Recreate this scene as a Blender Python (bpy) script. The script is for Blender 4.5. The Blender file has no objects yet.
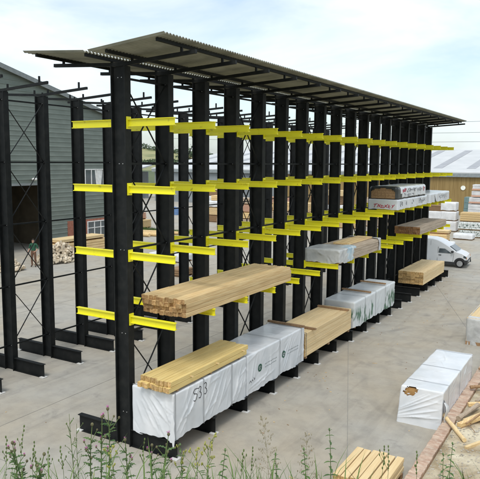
import bpy, bmesh, math, random
import numpy as np
from mathutils import Matrix, Vector, noise

scn = bpy.context.scene
COL = scn.collection
PI = math.pi

# ------------------------------------------------------------------ camera
CAM = Vector((9.118, -10.306, 6.376))
YAW, PITCH, ROLL = -0.5376, 0.1236, 0.0072
cd = bpy.data.cameras.new('camera')
cam = bpy.data.objects.new('camera', cd)
COL.objects.link(cam)
fw = Vector((math.sin(YAW) * math.cos(PITCH), math.cos(YAW) * math.cos(PITCH), -math.sin(PITCH)))
rt = Vector((math.cos(YAW), -math.sin(YAW), 0))
up = rt.cross(fw)
r2 = rt * math.cos(ROLL) + up * math.sin(ROLL)
u2 = up * math.cos(ROLL) - rt * math.sin(ROLL)
m = Matrix((r2, u2, -fw)).transposed().to_4x4()
m.translation = CAM
cam.matrix_world = m
cd.sensor_width = 36
cd.lens = 46.82
cd.clip_start = 0.05
cd.clip_end = 6000
scn.camera = cam

# ------------------------------------------------------------------ world, sun, exposure
SUN_EL, SUN_AZ = math.radians(58), math.radians(168)      # azimuth from +Y, clockwise: behind the camera
w = bpy.data.worlds.new('World')
scn.world = w
w.use_nodes = True
nt = w.node_tree
nt.nodes.clear()
N = nt.nodes.new
out = N('ShaderNodeOutputWorld')
bg = N('ShaderNodeBackground')
bg.inputs['Strength'].default_value = 0.12
sky = N('ShaderNodeTexSky')
sky.sky_type = 'NISHITA'
sky.sun_disc = False
sky.sun_elevation = SUN_EL
sky.sun_rotation = SUN_AZ
sky.air_density = 1.0
sky.dust_density = 2.0
sky.ozone_density = 0.35
tc = N('ShaderNodeTexCoord')
mp = N('ShaderNodeMapping')
mp.inputs['Scale'].default_value = (1.0, 1.0, 3.2)
mp.inputs['Rotation'].default_value = (0.05, 0.08, 0.4)
n1 = N('ShaderNodeTexNoise')
n1.inputs['Scale'].default_value = 2.6
n1.inputs['Detail'].default_value = 7
n1.inputs['Roughness'].default_value = 0.56
n1.inputs['Distortion'].default_value = 0.35
rp = N('ShaderNodeValToRGB')
rp.color_ramp.elements[0].position = 0.36
rp.color_ramp.elements[0].color = (0.30, 0.30, 0.30, 1)
rp.color_ramp.elements[1].position = 0.60
rp.color_ramp.elements[1].color = (0.97, 0.97, 0.97, 1)
mx = N('ShaderNodeMix')
mx.data_type = 'RGBA'
mx.inputs[7].default_value = (5.45, 5.9, 6.2, 1)           # bright thin cloud
L = nt.links.new
L(tc.outputs['Generated'], mp.inputs['Vector'])
L(mp.outputs['Vector'], n1.inputs['Vector'])
L(n1.outputs['Fac'], rp.inputs['Fac'])
L(rp.outputs['Color'], mx.inputs[0])
tint = N('ShaderNodeMix')
tint.data_type = 'RGBA'
tint.blend_type = 'MULTIPLY'
tint.inputs[0].default_value = 1.0
tint.inputs[7].default_value = (1.0, 1.06, 1.04, 1)      # thin milky veil over the blue
L(sky.outputs['Color'], tint.inputs[6])
L(tint.outputs[2], mx.inputs[6])
L(mx.outputs[2], bg.inputs['Color'])
L(bg.outputs['Background'], out.inputs['Surface'])

sd = bpy.data.lights.new('sun', 'SUN')
sd.energy = 1.2
sd.angle = math.radians(22)
sd.color = (1.0, 0.95, 0.88)
sun = bpy.data.objects.new('sun', sd)
COL.objects.link(sun)
sdir = Vector((math.sin(SUN_AZ) * math.cos(SUN_EL), math.cos(SUN_AZ) * math.cos(SUN_EL), math.sin(SUN_EL)))
sun.rotation_euler = sdir.to_track_quat('Z', 'Y').to_euler()
sun.location = (0, 0, 40)

vs = scn.view_settings
vs.view_transform = 'Standard'
vs.look = 'None'
vs.gamma = 1
vs.exposure = 0.68
vs.use_curve_mapping = False
scn.cycles.max_bounces = 6

# ------------------------------------------------------------------ materials
MAT = {}


def mat(name, col, rough=0.7, var=0.12, scale=4.0, col2=None, bump=0.0, bscale=None, stretch=(1, 1, 1),
        metal=0.0, rnd=0.0, spec=None, detail=5, lo=0.35, hi=0.65, trans=0.0):
    """procedural material: two tones mixed by noise, per-object variation, fine relief"""
    if name in MAT:
        return MAT[name]
    M = bpy.data.materials.new(name)
    M.use_nodes = True
    t = M.node_tree
    b = t.nodes['Principled BSDF']
    b.inputs['Roughness'].default_value = rough
    b.inputs['Metallic'].default_value = metal
    if spec is not None:
        b.inputs['Specular IOR Level'].default_value = spec
    c = t.nodes.new('ShaderNodeTexCoord')
    mpp = t.nodes.new('ShaderNodeMapping')
    mpp.inputs['Scale'].default_value = stretch
    oi = t.nodes.new('ShaderNodeObjectInfo')
    add = t.nodes.new('ShaderNodeVectorMath')
    add.operation = 'ADD'
    sc = t.nodes.new('ShaderNodeVectorMath')
    sc.operation = 'SCALE'
    sc.inputs['Scale'].default_value = 37.0
    comb = t.nodes.new('ShaderNodeCombineXYZ')
    for k in range(3):
        t.links.new(oi.outputs['Random'], comb.inputs[k])
    t.links.new(comb.outputs[0], sc.inputs[0])
    t.links.new(c.outputs['Object'], add.inputs[0])
    t.links.new(sc.outputs[0], add.inputs[1])
    t.links.new(add.outputs[0], mpp.inputs['Vector'])
    nz = t.nodes.new('ShaderNodeTexNoise')
    nz.inputs['Scale'].default_value = scale
    nz.inputs['Detail'].default_value = detail
    nz.inputs['Roughness'].default_value = 0.6
    t.links.new(mpp.outputs[0], nz.inputs['Vector'])
    r = t.nodes.new('ShaderNodeValToRGB')
    r.color_ramp.elements[0].position = lo
    r.color_ramp.elements[1].position = hi
    if col2 is None:
        col2 = tuple(x * (1 + var) for x in col)
        col = tuple(x * (1 - var) for x in col)
    r.color_ramp.elements[0].color = (*col, 1)
    r.color_ramp.elements[1].color = (*col2, 1)
    t.links.new(nz.outputs['Fac'], r.inputs['Fac'])
    last = r.outputs['Color']
    if rnd:
        hs = t.nodes.new('ShaderNodeHueSaturation')
        mr = t.nodes.new('ShaderNodeMapRange')
        mr.inputs['To Min'].default_value = 1 - rnd
        mr.inputs['To Max'].default_value = 1 + rnd
        t.links.new(oi.outputs['Random'], mr.inputs['Value'])
        t.links.new(mr.outputs[0], hs.inputs['Value'])
        t.links.new(last, hs.inputs['Color'])
        last = hs.outputs['Color']
    t.links.new(last, b.inputs['Base Color'])
    if bump:
        n2 = t.nodes.new('ShaderNodeTexNoise')
        n2.inputs['Scale'].default_value = bscale or scale * 6
        n2.inputs['Detail'].default_value = 4
        t.links.new(mpp.outputs[0], n2.inputs['Vector'])
        bp = t.nodes.new('ShaderNodeBump')
        bp.inputs['Strength'].default_value = bump
        bp.inputs['Distance'].default_value = 0.02
        t.links.new(n2.outputs['Fac'], bp.inputs['Height'])
        t.links.new(bp.outputs[0], b.inputs['Normal'])
    if trans:
        b.inputs['Transmission Weight'].default_value = trans
    MAT[name] = M
    return M


def crinkle(M, scale=2.4, strength=0.35, rot=0.7):
    """fine sharp creases of plastic sheeting"""
    t = M.node_tree
    b_ = t.nodes['Principled BSDF']
    c = t.nodes.new('ShaderNodeTexCoord')
    m1 = t.nodes.new('ShaderNodeMapping')
    m1.inputs['Rotation'].default_value = (rot, 0.3, 0.2)
    m1.inputs['Scale'].default_value = (1.0, 1.9, 0.55)
    t.links.new(c.outputs['Object'], m1.inputs[0])
    n = t.nodes.new('ShaderNodeTexNoise')
    n.noise_type = 'RIDGED_MULTIFRACTAL'
    n.inputs['Scale'].default_value = scale
    n.inputs['Detail'].default_value = 3
    n.inputs['Distortion'].default_value = 0.4
    t.links.new(m1.outputs[0], n.inputs['Vector'])
    bp = t.nodes.new('ShaderNodeBump')
    bp.inputs['Strength'].default_value = strength
    bp.inputs['Distance'].default_value = 0.03
    t.links.new(n.outputs['Fac'], bp.inputs['Height'])
    if b_.inputs['Normal'].links:
        t.links.new(b_.inputs['Normal'].links[0].from_socket, bp.inputs['Normal'])
    t.links.new(bp.outputs[0], b_.inputs['Normal'])


def concrete():
    M = bpy.data.materials.new('yard_concrete')
    M.use_nodes = True
    t = M.node_tree
    b = t.nodes['Principled BSDF']
    b.inputs['Roughness'].default_value = 0.85
    c = t.nodes.new('ShaderNodeTexCoord')

    def nz(s, d=6, ro=0.6, st=(1, 1, 1), rot=0.0, dist=0.0):
        mm = t.nodes.new('ShaderNodeMapping')
        mm.inputs['Scale'].default_value = st
        mm.inputs['Rotation'].default_value = (0, 0, rot)
        t.links.new(c.outputs['Object'], mm.inputs[0])
        n = t.nodes.new('ShaderNodeTexNoise')
        n.inputs['Scale'].default_value = s
        n.inputs['Detail'].default_value = d
        n.inputs['Roughness'].default_value = ro
        n.inputs['Distortion'].default_value = dist
        t.links.new(mm.outputs[0], n.inputs['Vector'])
        return n.outputs['Fac']

    def ramp(v, p0, c0, p1, c1):
        r = t.nodes.new('ShaderNodeValToRGB')
        r.color_ramp.elements[0].position = p0
        r.color_ramp.elements[0].color = (*c0, 1)
        r.color_ramp.elements[1].position = p1
        r.color_ramp.elements[1].color = (*c1, 1)
        t.links.new(v, r.inputs[0])
        return r.outputs[0]

    def mul(a, bb, f=1.0):
        x = t.nodes.new('ShaderNodeMix')
        x.data_type = 'RGBA'
        x.blend_type = 'MULTIPLY'
        x.inputs[0].default_value = f
        t.links.new(a, x.inputs[6])
        t.links.new(bb, x.inputs[7])
        return x.outputs[2]
    base = ramp(nz(0.22, 4), 0.36, (0.40, 0.355, 0.28), 0.64, (0.405, 0.388, 0.345))
    g = ramp(nz(1.6, 7, 0.68), 0.34, (0.83, 0.835, 0.845), 0.58, (1, 1, 1))
    fine = ramp(nz(45, 5, 0.7), 0.3, (0.90, 0.90, 0.90), 0.7, (1.06, 1.06, 1.06))
    oil = ramp(nz(0.9, 6, 0.62, dist=0.6), 0.60, (1, 1, 1), 0.78, (0.58, 0.58, 0.60))
    tyre = ramp(nz(0.8, 5, 0.55, st=(2.6, 0.28, 1), rot=0.25, dist=0.9), 0.54, (1, 1, 1), 0.72, (0.84, 0.84, 0.845))
    speck = ramp(nz(7.0, 2, 0.5), 0.74, (1, 1, 1), 0.79, (0.7, 0.7, 0.7))
    col = mul(mul(mul(mul(mul(base, g), fine), oil), tyre), speck)
    brk = nz(1.1, 3, 0.6)
    for (cx_, cy_, rad) in ((5.6, 12.0, 3.4), (5.8, 12.2, 5.0), (9.0, 9.0, 6.2), (9.2, 9.2, 7.8), (-13.0, 6.0, 7.0), (-13.2, 6.0, 8.6), (2.0, -9.0, 8.5)):
        dd = t.nodes.new('ShaderNodeVectorMath')
        dd.operation = 'DISTANCE'
        t.links.new(c.outputs['Object'], dd.inputs[0])
        dd.inputs[1].default_value = (cx_, cy_, 0)
        sub = t.nodes.new('ShaderNodeMath')
        sub.operation = 'SUBTRACT'
        sub.inputs[1].default_value = rad
        t.links.new(dd.outputs['Value'], sub.inputs[0])
        ab = t.nodes.new('ShaderNodeMath')
        ab.operation = 'ABSOLUTE'
        t.links.new(sub.outputs[0], ab.inputs[0])
        mr = t.nodes.new('ShaderNodeMapRange')
        mr.interpolation_type = 'SMOOTHSTEP'
        mr.inputs['From Min'].default_value = 0.05
        mr.inputs['From Max'].default_value = 0.16
        mr.inputs['To Min'].default_value = 1.0
        mr.inputs['To Max'].default_value = 0.0
        t.links.new(ab.outputs[0], mr.inputs['Value'])
        mk = t.nodes.new('ShaderNodeMath')
        mk.operation = 'MULTIPLY'
        t.links.new(mr.outputs[0], mk.inputs[0])
        t.links.new(ramp(brk, 0.45, (0, 0, 0), 0.62, (0.20, 0.20, 0.20)), mk.inputs[1])
        dk_ = t.nodes.new('ShaderNodeMix')
        dk_.data_type = 'RGBA'
        dk_.inputs[7].default_value = (0.12, 0.115, 0.11, 1)
        t.links.new(mk.outputs[0], dk_.inputs[0])
        t.links.new(col, dk_.inputs[6])
        col = dk_.outputs[2]
    t.links.new(col, b.inputs['Base Color'])
    bp = t.nodes.new('ShaderNodeBump')
    bp.inputs['Strength'].default_value = 0.25
    bp.inputs['Distance'].default_value = 0.01
    t.links.new(nz(30, 6, 0.7), bp.inputs['Height'])
    t.links.new(bp.outputs[0], b.inputs['Normal'])
    return M


M_CONC = concrete()
M_BLACK = mat('black_paint', (0.0065, 0.008, 0.0085), 0.62, col2=(0.020, 0.021, 0.020), scale=5, bump=0.06, rnd=0.15, spec=0.25, lo=0.42, hi=0.85, detail=8)
M_YEL = mat('yellow_paint', (0.46, 0.40, 0.02), 0.42, col2=(0.82, 0.76, 0.02), scale=7, rnd=0.05, lo=0.26, hi=0.40, detail=8)
M_GALV = mat('galvanised', (0.50, 0.50, 0.50), 0.4, metal=0.6)
M_GROUT = mat('grout', (0.62, 0.62, 0.60), 0.9, scale=20)
M_ROOF = mat('roof_sheet', (0.20, 0.205, 0.17), 0.85, col2=(0.31, 0.31, 0.265), scale=1.3, rnd=0.10, bump=0.1)
WOODST = (14, 0.8, 14)
M_WOOD = mat('pine', (0.60, 0.40, 0.18), 0.7, col2=(0.77, 0.585, 0.31), scale=1.6, stretch=WOODST, rnd=0.16, bump=0.12, bscale=5)
M_WOODL = mat('pale_pine', (0.69, 0.50, 0.255), 0.7, col2=(0.78, 0.61, 0.35), scale=1.6, stretch=WOODST, rnd=0.08, bump=0.1, bscale=5)
M_WOODY = mat('golden_pine', (0.64, 0.46, 0.165), 0.65, col2=(0.76, 0.59, 0.245), scale=1.6, stretch=WOODST, rnd=0.10, bump=0.1, bscale=5)
M_WOODB = mat('brown_timber', (0.24, 0.14, 0.07), 0.75, col2=(0.36, 0.23, 0.125), scale=1.6, stretch=WOODST, rnd=0.2, bump=0.12, bscale=5)
M_WOODG = mat('weathered_timber', (0.36, 0.28, 0.20), 0.8, col2=(0.52, 0.43, 0.33), scale=1.6, stretch=WOODST, rnd=0.12, bump=0.12, bscale=5)
M_END = mat('end_grain', (0.26, 0.135, 0.05), 0.85, col2=(0.50, 0.32, 0.145), scale=16, rnd=0.3)
M_ENDL = mat('pale_end_grain', (0.38, 0.22, 0.075), 0.85, col2=(0.66, 0.46, 0.21), scale=22, rnd=0.25)
M_ENDB = mat('brown_end_grain', (0.18, 0.085, 0.035), 0.85, col2=(0.36, 0.19, 0.08), scale=14, rnd=0.2)
M_WRAP = mat('white_wrap', (0.62, 0.655, 0.69), 0.24, col2=(0.73, 0.75, 0.775), scale=1.5, bump=0.10, bscale=9, spec=0.5)
M_WRAPG = mat('grey_wrap', (0.40, 0.41, 0.41), 0.42, col2=(0.58, 0.59, 0.58), scale=2.2, bump=0.3, bscale=9)
crinkle(M_WRAP)
crinkle(M_WRAPG, 3.5, 0.5)
M_WRAPB = mat('blue_wrap', (0.30, 0.45, 0.55), 0.4, col2=(0.6, 0.66, 0.68), scale=5)
M_WRAPK = mat('black_wrap', (0.012, 0.014, 0.015), 0.35, col2=(0.035, 0.04, 0.04), scale=6)
M_INK = mat('black_marker', (0.02, 0.02, 0.025), 0.6)
M_PRINT = mat('grey_print', (0.07, 0.075, 0.085), 0.6, col2=(0.2, 0.21, 0.23), scale=9)
M_FAINT = mat('faint_print', (0.30, 0.33, 0.33), 0.6)
M_GREENINK = mat('green_ink', (0.008, 0.085, 0.05), 0.5)
M_RED = mat('red_ink', (0.45, 0.03, 0.07), 0.5)
M_STRAP = mat('strap', (0.30, 0.31, 0.32), 0.5)
M_STRAPD = mat('dark_strap', (0.08, 0.08, 0.085), 0.5)


# ------------------------------------------------------------------ mesh helpers
class MB:
    def __init__(s):
        s.v, s.f, s.mi = [], [], []

    def quadbox(s, P, mi=0):
        """eight corners: bottom ring 0-3, top ring 4-7"""
        b = len(s.v)
        s.v += [tuple(p) for p in P]
        for q in ((3, 2, 1, 0), (4, 5, 6, 7), (0, 1, 5, 4), (1, 2, 6, 5), (2, 3, 7, 6), (3, 0, 4, 7)):
            s.f.append([b + i for i in q])
            s.mi.append(mi)
        return s

    def box(s, x0, x1, y0, y1, z0, z1, mi=0):
        return s.quadbox([(x0, y0, z0), (x1, y0, z0), (x1, y1, z0), (x0, y1, z0),
                          (x0, y0, z1), (x1, y0, z1), (x1, y1, z1), (x0, y1, z1)], mi)

    def prism(s, poly, axis, a, b, mi=0):
        """poly: 2D outline (counter-clockwise) extruded along axis from a to b"""
        n = len(poly)
        o = len(s.v)

        def P(u, v, t):
            return {0: (t, u, v), 1: (u, t, v), 2: (u, v, t)}[axis]
        s.v += [P(u, v, a) for u, v in poly] + [P(u, v, b) for u, v in poly]
        s.f.append([o + i for i in range(n)][::-1])
        s.f.append([o + n + i for i in range(n)])
        s.mi += [mi, mi]
        for i in range(n):
            j = (i + 1) % n
            s.f.append([o + i, o + j, o + n + j, o + n + i])
            s.mi.append(mi)
        return s

    def tube(s, pts, r, n=6, mi=0, cap=True):
        pts = [Vector(p) for p in pts]
        rs = r if isinstance(r, (list, tuple)) else [r] * len(pts)
        o = len(s.v)
        ref = None
        for i, p in enumerate(pts):
            d = (pts[min(i + 1, len(pts) - 1)] - pts[max(i - 1, 0)]).normalized()
            if ref is None:
                ref = d.orthogonal().normalized()
            ref = (ref - d * ref.dot(d)).normalized()
            bi = d.cross(ref)
            for k in range(n):
                a = 2 * PI * k / n
                s.v.append(tuple(p + (ref * math.cos(a) + bi * math.sin(a)) * rs[i]))
        for i in range(len(pts) - 1):
            for k in range(n):
                k2 = (k + 1) % n
                s.f.append([o + i * n + k, o + i * n + k2, o + (i + 1) * n + k2, o + (i + 1) * n + k])
                s.mi.append(mi)
        if cap:
            s.f.append([o + k for k in range(n)][::-1])
            e = o + (len(pts) - 1) * n
            s.f.append([e + k for k in range(n)])
            s.mi += [mi, mi]
        return s

    def bar(s, a, b, wid, hgt, mi=0, upv=(0, 0, 1)):
        a, b = Vector(a), Vector(b)
        d = (b - a).normalized()
        u = Vector(upv)
        sd_ = d.cross(u).normalized()
        u = sd_.cross(d)
        sx, uz = sd_ * wid / 2, u * hgt / 2
        P = [a - sx - uz, a + sx - uz, b + sx - uz, b - sx - uz, a - sx + uz, a + sx + uz, b + sx + uz, b - sx + uz]
        return s.quadbox(P, mi)

    def ball(s, c, rx, ry, rz, n=8, rings=5, mi=0):
        o = len(s.v)
        c = Vector(c)
        for i in range(rings + 1):
            th = PI * i / rings
            for k in range(n):
                a = 2 * PI * k / n
                s.v.append((c.x + rx * math.sin(th) * math.cos(a), c.y + ry * math.sin(th) * math.sin(a), c.z + rz * math.cos(th)))
        for i in range(rings):
            for k in range(n):
                k2 = (k + 1) % n
                s.f.append([o + i * n + k, o + (i + 1) * n + k, o + (i + 1) * n + k2, o + i * n + k2])
                s.mi.append(mi)
        return s

    def poly(s, pts, mi=0):
        o = len(s.v)
        s.v += [tuple(p) for p in pts]
        s.f.append(list(range(o, o + len(pts))))
        s.mi.append(mi)
        return s

    def mesh(s, name, mats, smooth=False, fix=True):
        me = bpy.data.meshes.new(name)
        me.from_pydata(s.v, [], s.f)
        if not isinstance(mats, (list, tuple)):
            mats = [mats]
        for x in mats:
            me.materials.append(x)
        me.polygons.foreach_set('material_index', s.mi)
        if fix:
            bm = bmesh.new()
            bm.from_mesh(me)
            bmesh.ops.recalc_face_normals(bm, faces=bm.faces)
            bm.to_mesh(me)
            bm.free()
        if smooth:
            me.polygons.foreach_set('use_smooth', [True] * len(me.polygons))
        me.update()
        return me

    def build(s, name, mats, parent=None, loc=(0, 0, 0), smooth=False, fix=True):
        return inst(s.mesh(name, mats, smooth, fix), name, parent, loc)


def inst(me, name, parent=None, loc=(0, 0, 0), rot=(0, 0, 0), scale=None):
    o = bpy.data.objects.new(name, me)
    COL.objects.link(o)
    o.parent = parent
    o.location = loc
    o.rotation_euler = rot
    if scale:
        o.scale = scale
    return o


def thing(name, label, cat, loc=(0, 0, 0), rz=0, group=None):
    o = bpy.data.objects.new(name, None)
    COL.objects.link(o)
    o.location = loc
    o.rotation_euler = (0, 0, rz)
    o.empty_display_size = 0.2
    return tag(o, label, cat, group)


def tag(o, label, cat, group=None):
    o['label'] = label
    o['category'] = cat
    if group:
        o['group'] = group
    return o


def struct(o):
    o['kind'] = 'structure'
    return o


def ibeam_poly(wd, h, tf, tw):
    """I section in (u, v): u across, v up, bottom at 0"""
    a, b = wd / 2, tw / 2
    return [(-a, 0), (a, 0), (a, tf), (b, tf), (b, h - tf), (a, h - tf), (a, h), (-a, h), (-a, h - tf), (-b, h - tf), (-b, tf), (-a, tf)]


# ------------------------------------------------------------------ ground, yard, bank
FS, FC = -0.51205, 0.85896          # heading of the bank's fall, away from the footpath on its crest


def bank_h(x, y):
    s = (x - 9.118) * FS + (y + 10.306) * FC
    h1 = 4.6 - max(0.0, s - 2.8) * 0.75
    h2 = 0.195 + max(0.0, x - 6.65) * 0.22
    return h1, h2


m_field = mat('far_fields', (0.055, 0.085, 0.03), 0.95, col2=(0.10, 0.125, 0.05), scale=0.01)
struct(MB().box(-2500, 2500, -600, 3200, -0.6, -0.03).build('ground', m_field))
struct(MB().box(-70, 45, -25, 130, -0.4, 0.0).build('yard', M_CONC))
yard = bpy.data.objects['yard']
m_joint = mat('joint_sealant', (0.27, 0.26, 0.235), 0.9, scale=6)


def joint(a, b, wd=0.014):
    MB().bar((*a, 0.003), (*b, 0.003), wd, 0.004).build('slab_joint', m_joint, yard)


for q in (((2.08 - 2.33 * 0.4, 8.43 + 6.08 * 0.4), (4.41 + 2.33 * 0.5, 2.35 - 6.08 * 0.5)),
          ((1.0, 24.0), (4.55, 14.7)), ((-3.2, -3), (-3.2, 40)), ((-12, 9.2), (-1.5, 8.9)), ((-16, -1.6), (-1.6, -2.0)),
          ((1.2, 24.2), (9, 25)), ((-3.2, 28), (12, 28.3)), ((-12.0, -4), (-12.0, 34))):
    joint(*q)

m_soil = mat('bank_soil', (0.30, 0.23, 0.14), 0.95, col2=(0.64, 0.575, 0.43), scale=0.9, bump=0.8, bscale=9, detail=9, lo=0.4, hi=0.6)
b = MB()
nx, ny = 150, 190
xs = [2 + 16 * i / nx for i in range(nx + 1)]
ys = [-14 + 34 * j / ny for j in range(ny + 1)]
for j in range(ny + 1):
    for i in range(nx + 1):
        x, y = xs[i], ys[j]
        h1, h2 = bank_h(x, y)
        k = noise.noise((x * 0.9, y * 0.9, 3.1)) * 0.07 + noise.noise((x * 4, y * 4, 1.0)) * 0.025
        side = min(1, max(0, (x - 6.2) / 0.25))
        z = max(h1, h2 if x > 6.17 else -0.3)
        if x < 6.17:
            z = h1 if h1 > 0.01 and y < 1 else -0.25
        b.v.append((x, y, z + (k * side if h2 >= h1 else k)))
for j in range(ny):
    for i in range(nx):
        q = j * (nx + 1) + i
        b.f.append([q, q + 1, q + nx + 2, q + nx + 1])
        b.mi.append(0)
struct(b.build('bank', m_soil, smooth=True))

# brick edging at the foot of the bank: every brick its own piece
M_BRICK = mat('pink_brick', (0.42, 0.27, 0.195), 0.9, col2=(0.58, 0.47, 0.37), scale=6, rnd=0.12, bump=0.3)
M_MORTAR = mat('mortar', (0.40, 0.37, 0.32), 0.95, scale=15)
kerb = thing('brick_kerb', 'low pink brick edging between the concrete yard and the sandy bank', 'kerb', (6.09, -2, 0))
MB().box(-0.115, 0.115, 0, 19.5, -0.05, 0.165).build('mortar_bed', M_MORTAR, kerb)
bm_ = MB().box(-0.13, 0.13, -0.055, 0.055, 0.0, 0.20).mesh('brick', M_BRICK)
bmo = bmesh.new(); bmo.from_mesh(bm_)
bmesh.ops.bevel(bmo, geom=bmo.edges[:], offset=0.006, segments=1, affect='EDGES')
bmo.to_mesh(bm_); bmo.free()
rg = random.Random(5)
for i in range(168):
    inst(bm_, 'brick', kerb, (rg.uniform(-.008, .008), 0.06 + i * 0.115, rg.uniform(-.006, .003)), (rg.uniform(-.015, .015), rg.uniform(-.01, .01), rg.uniform(-.012, .012)))

# ------------------------------------------------------------------ cantilever racks
BAY, NB = 1.5, 18
LEVELS = (7.18, 5.78, 4.34, 2.925)          # arm centre heights
TIES = (8.13, 6.32, 4.45, 2.58, 0.76)
H = 8.36
# shared meshes
cm = MB()
for sx in (-1, 1):
    cm.box(sx * 0.185 - 0.012, sx * 0.185 + 0.012, -0.095, 0.095, 0, H)
cm.box(-0.173, 0.173, -0.008, 0.008, 0.0, H - 0.002)
ME_COL = cm.mesh('column', M_BLACK)
ME_BASE = MB().prism(ibeam_poly(0.13, 0.40, 0.016, 0.012), 0, 0.198, 1.44).mesh('base_beam', M_BLACK)
arm = MB().prism([(u, v - 0.08) for u, v in ibeam_poly(0.085, 0.16, 0.016, 0.010)], 0, 0.222, 1.42)
arm.box(0.198, 0.222, -0.065, 0.065, -0.13, 0.13)
ME_ARM = arm.mesh('arm', M_YEL)
ME_PAD = MB().box(1.32, 1.49, -0.09, 0.09, 0.002, 0.022).mesh('grout_pad', M_GROUT)
ME_BOLT = MB().prism([(0.011 * math.cos(a * PI / 3), 0.011 * math.sin(a * PI / 3)) for a in range(6)], 1, -0.02, -0.009).mesh('bolt', M_GALV)
raf = MB().bar((0.0, 0, H + 0.035), (1.95, 0, 8.51), 0.06, 0.075)
ME_RAF = raf.mesh('rafter', M_BLACK)
ME_TIE = MB().box(-0.02, 0.02, 0.012, BAY - 0.012, -0.022, 0.022).mesh('tie_bar', M_BLACK)


XIN, XOUT = {1: -0.055, -1: 0.17}, {1: 1.86, -1: 1.93}
PURL = {1: (0.33, 1.60), -1: (0.23, 1.66)}


def sheet_z(x, s=1):
    ze = {1: 8.72, -1: 8.68}[s]
    return 8.55 + (abs(x) * (1 if x >= 0 else -1) - XIN[s]) * ((ze - 8.55) / (XOUT[s] - XIN[s]))


def post_mesh(x, top):
    zb = H + 0.06 + (8.51 - H - 0.035) * x / 1.95
    return MB().box(x - 0.022, x + 0.022, -0.022, 0.022, zb, top).mesh('purlin_post', M_BLACK)


AR = random.Random(19)


def make_rack(name, label, X, Y, n, arms, roofed, braced):
    R = thing(name, label, 'storage rack', (X, Y, 0))
    for k in range(n):
        y = k * BAY
        c = inst(ME_COL, 'column', R, (0, y, 0))
        if k < 9:
            for z in TIES:
                for bx in (-0.055, 0.045):
                    inst(ME_BOLT, 'bolt', c, (bx, 0, z))
        for s in (0, 1):
            ba = inst(ME_BASE, 'base_beam', R, (0, y, 0), (0, 0, s * PI))
            inst(ME_PAD, 'grout_pad', ba)
            rf = inst(ME_RAF, 'rafter', R, (0, y, 0), (0, 0, s * PI))
            for pm in POSTS[(1 - 2 * s) if roofed else 0]:
                inst(pm, 'purlin_post', rf)
        if k in arms:
            for z in LEVELS:
                tl = AR.uniform(-.004, .006)
                inst(ME_ARM, 'arm', R, (0, y, z), (0, -abs(tl), AR.uniform(-.006, .006)))
                inst(ME_ARM, 'arm', R, (0, y, z), (0, abs(tl), PI + AR.uniform(-.006, .006)))
        if k < n - 1:
            for z in TIES:
                inst(ME_TIE, 'tie_bar', R, (0.0, y, z))
        if k in braced:
            for a, bz in zip(TIES[:-1], TIES[1:]):
                MB().bar((0.03, y + 0.01, a), (0.03, y + BAY - 0.01, bz), 0.012, 0.036, upv=(1, 0, 0)).build('cross_brace', M_BLACK, R)
                MB().bar((0.045, y + 0.01, bz), (0.045, y + BAY - 0.01, a), 0.012, 0.036, upv=(1, 0, 0)).build('cross_brace', M_BLACK, R)
    return R


POSTS = {1: [post_mesh(x, sheet_z(x) - 0.083) for x in PURL[1]], -1: [post_mesh(x, sheet_z(x, -1) - 0.083) for x in PURL[-1]],
         0: [post_mesh(0.30, 8.56), post_mesh(1.62, 8.70)]}
front = make_rack('cantilever_rack', 'roofed black cantilever rack with yellow arms carrying timber packs', 0, 0, NB, set(range(NB)), True, {0, 3, 6, 9, 12, 15})
back = make_rack('cantilever_rack', 'unroofed black rack frame standing behind the roofed one, nearer the grey building', -6.4, -0.94, NB + 1, set(), False, {0, 2, 5, 8, 11, 14})
# purlins and corrugated sheets of the butterfly roof
SW, NC = 1.5, 15
nseg = NC * 6
for s in (-1, 1):
    for x in PURL[s]:
        z = sheet_z(x, s) - 0.023
        MB().box(s * x - 0.03, s * x + 0.03, -0.78, 26.2, z - 0.06, z).build('purlin', M_BLACK, front)
    sm = MB()
    for i in range(nseg + 1):
        yy = SW * i / nseg
        dz = 0.019 * math.cos(2 * PI * i / 6)
        for x in (XIN[s], XOUT[s]):
            for t in (0, 0.007):
                sm.v.append((s * x, yy, sheet_z(x, s) + dz + t))
    for i in range(nseg):
        q = i * 4
        for a, bb in ((0, 2), (3, 1), (2, 3), (1, 0)):
            sm.f.append([q + a, q + bb, q + 4 + bb, q + 4 + a])
            sm.mi.append(0)
    sm.f += [[0, 1, 3, 2], [nseg * 4, nseg * 4 + 2, nseg * 4 + 3, nseg * 4 + 1]]
    sm.mi += [0, 0]
    me = sm.mesh('roof_sheet', M_ROOF)
    for k in range(18):
        inst(me, 'roof_sheet', front, (0, -0.90 + k * 1.514, 0))


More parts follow.
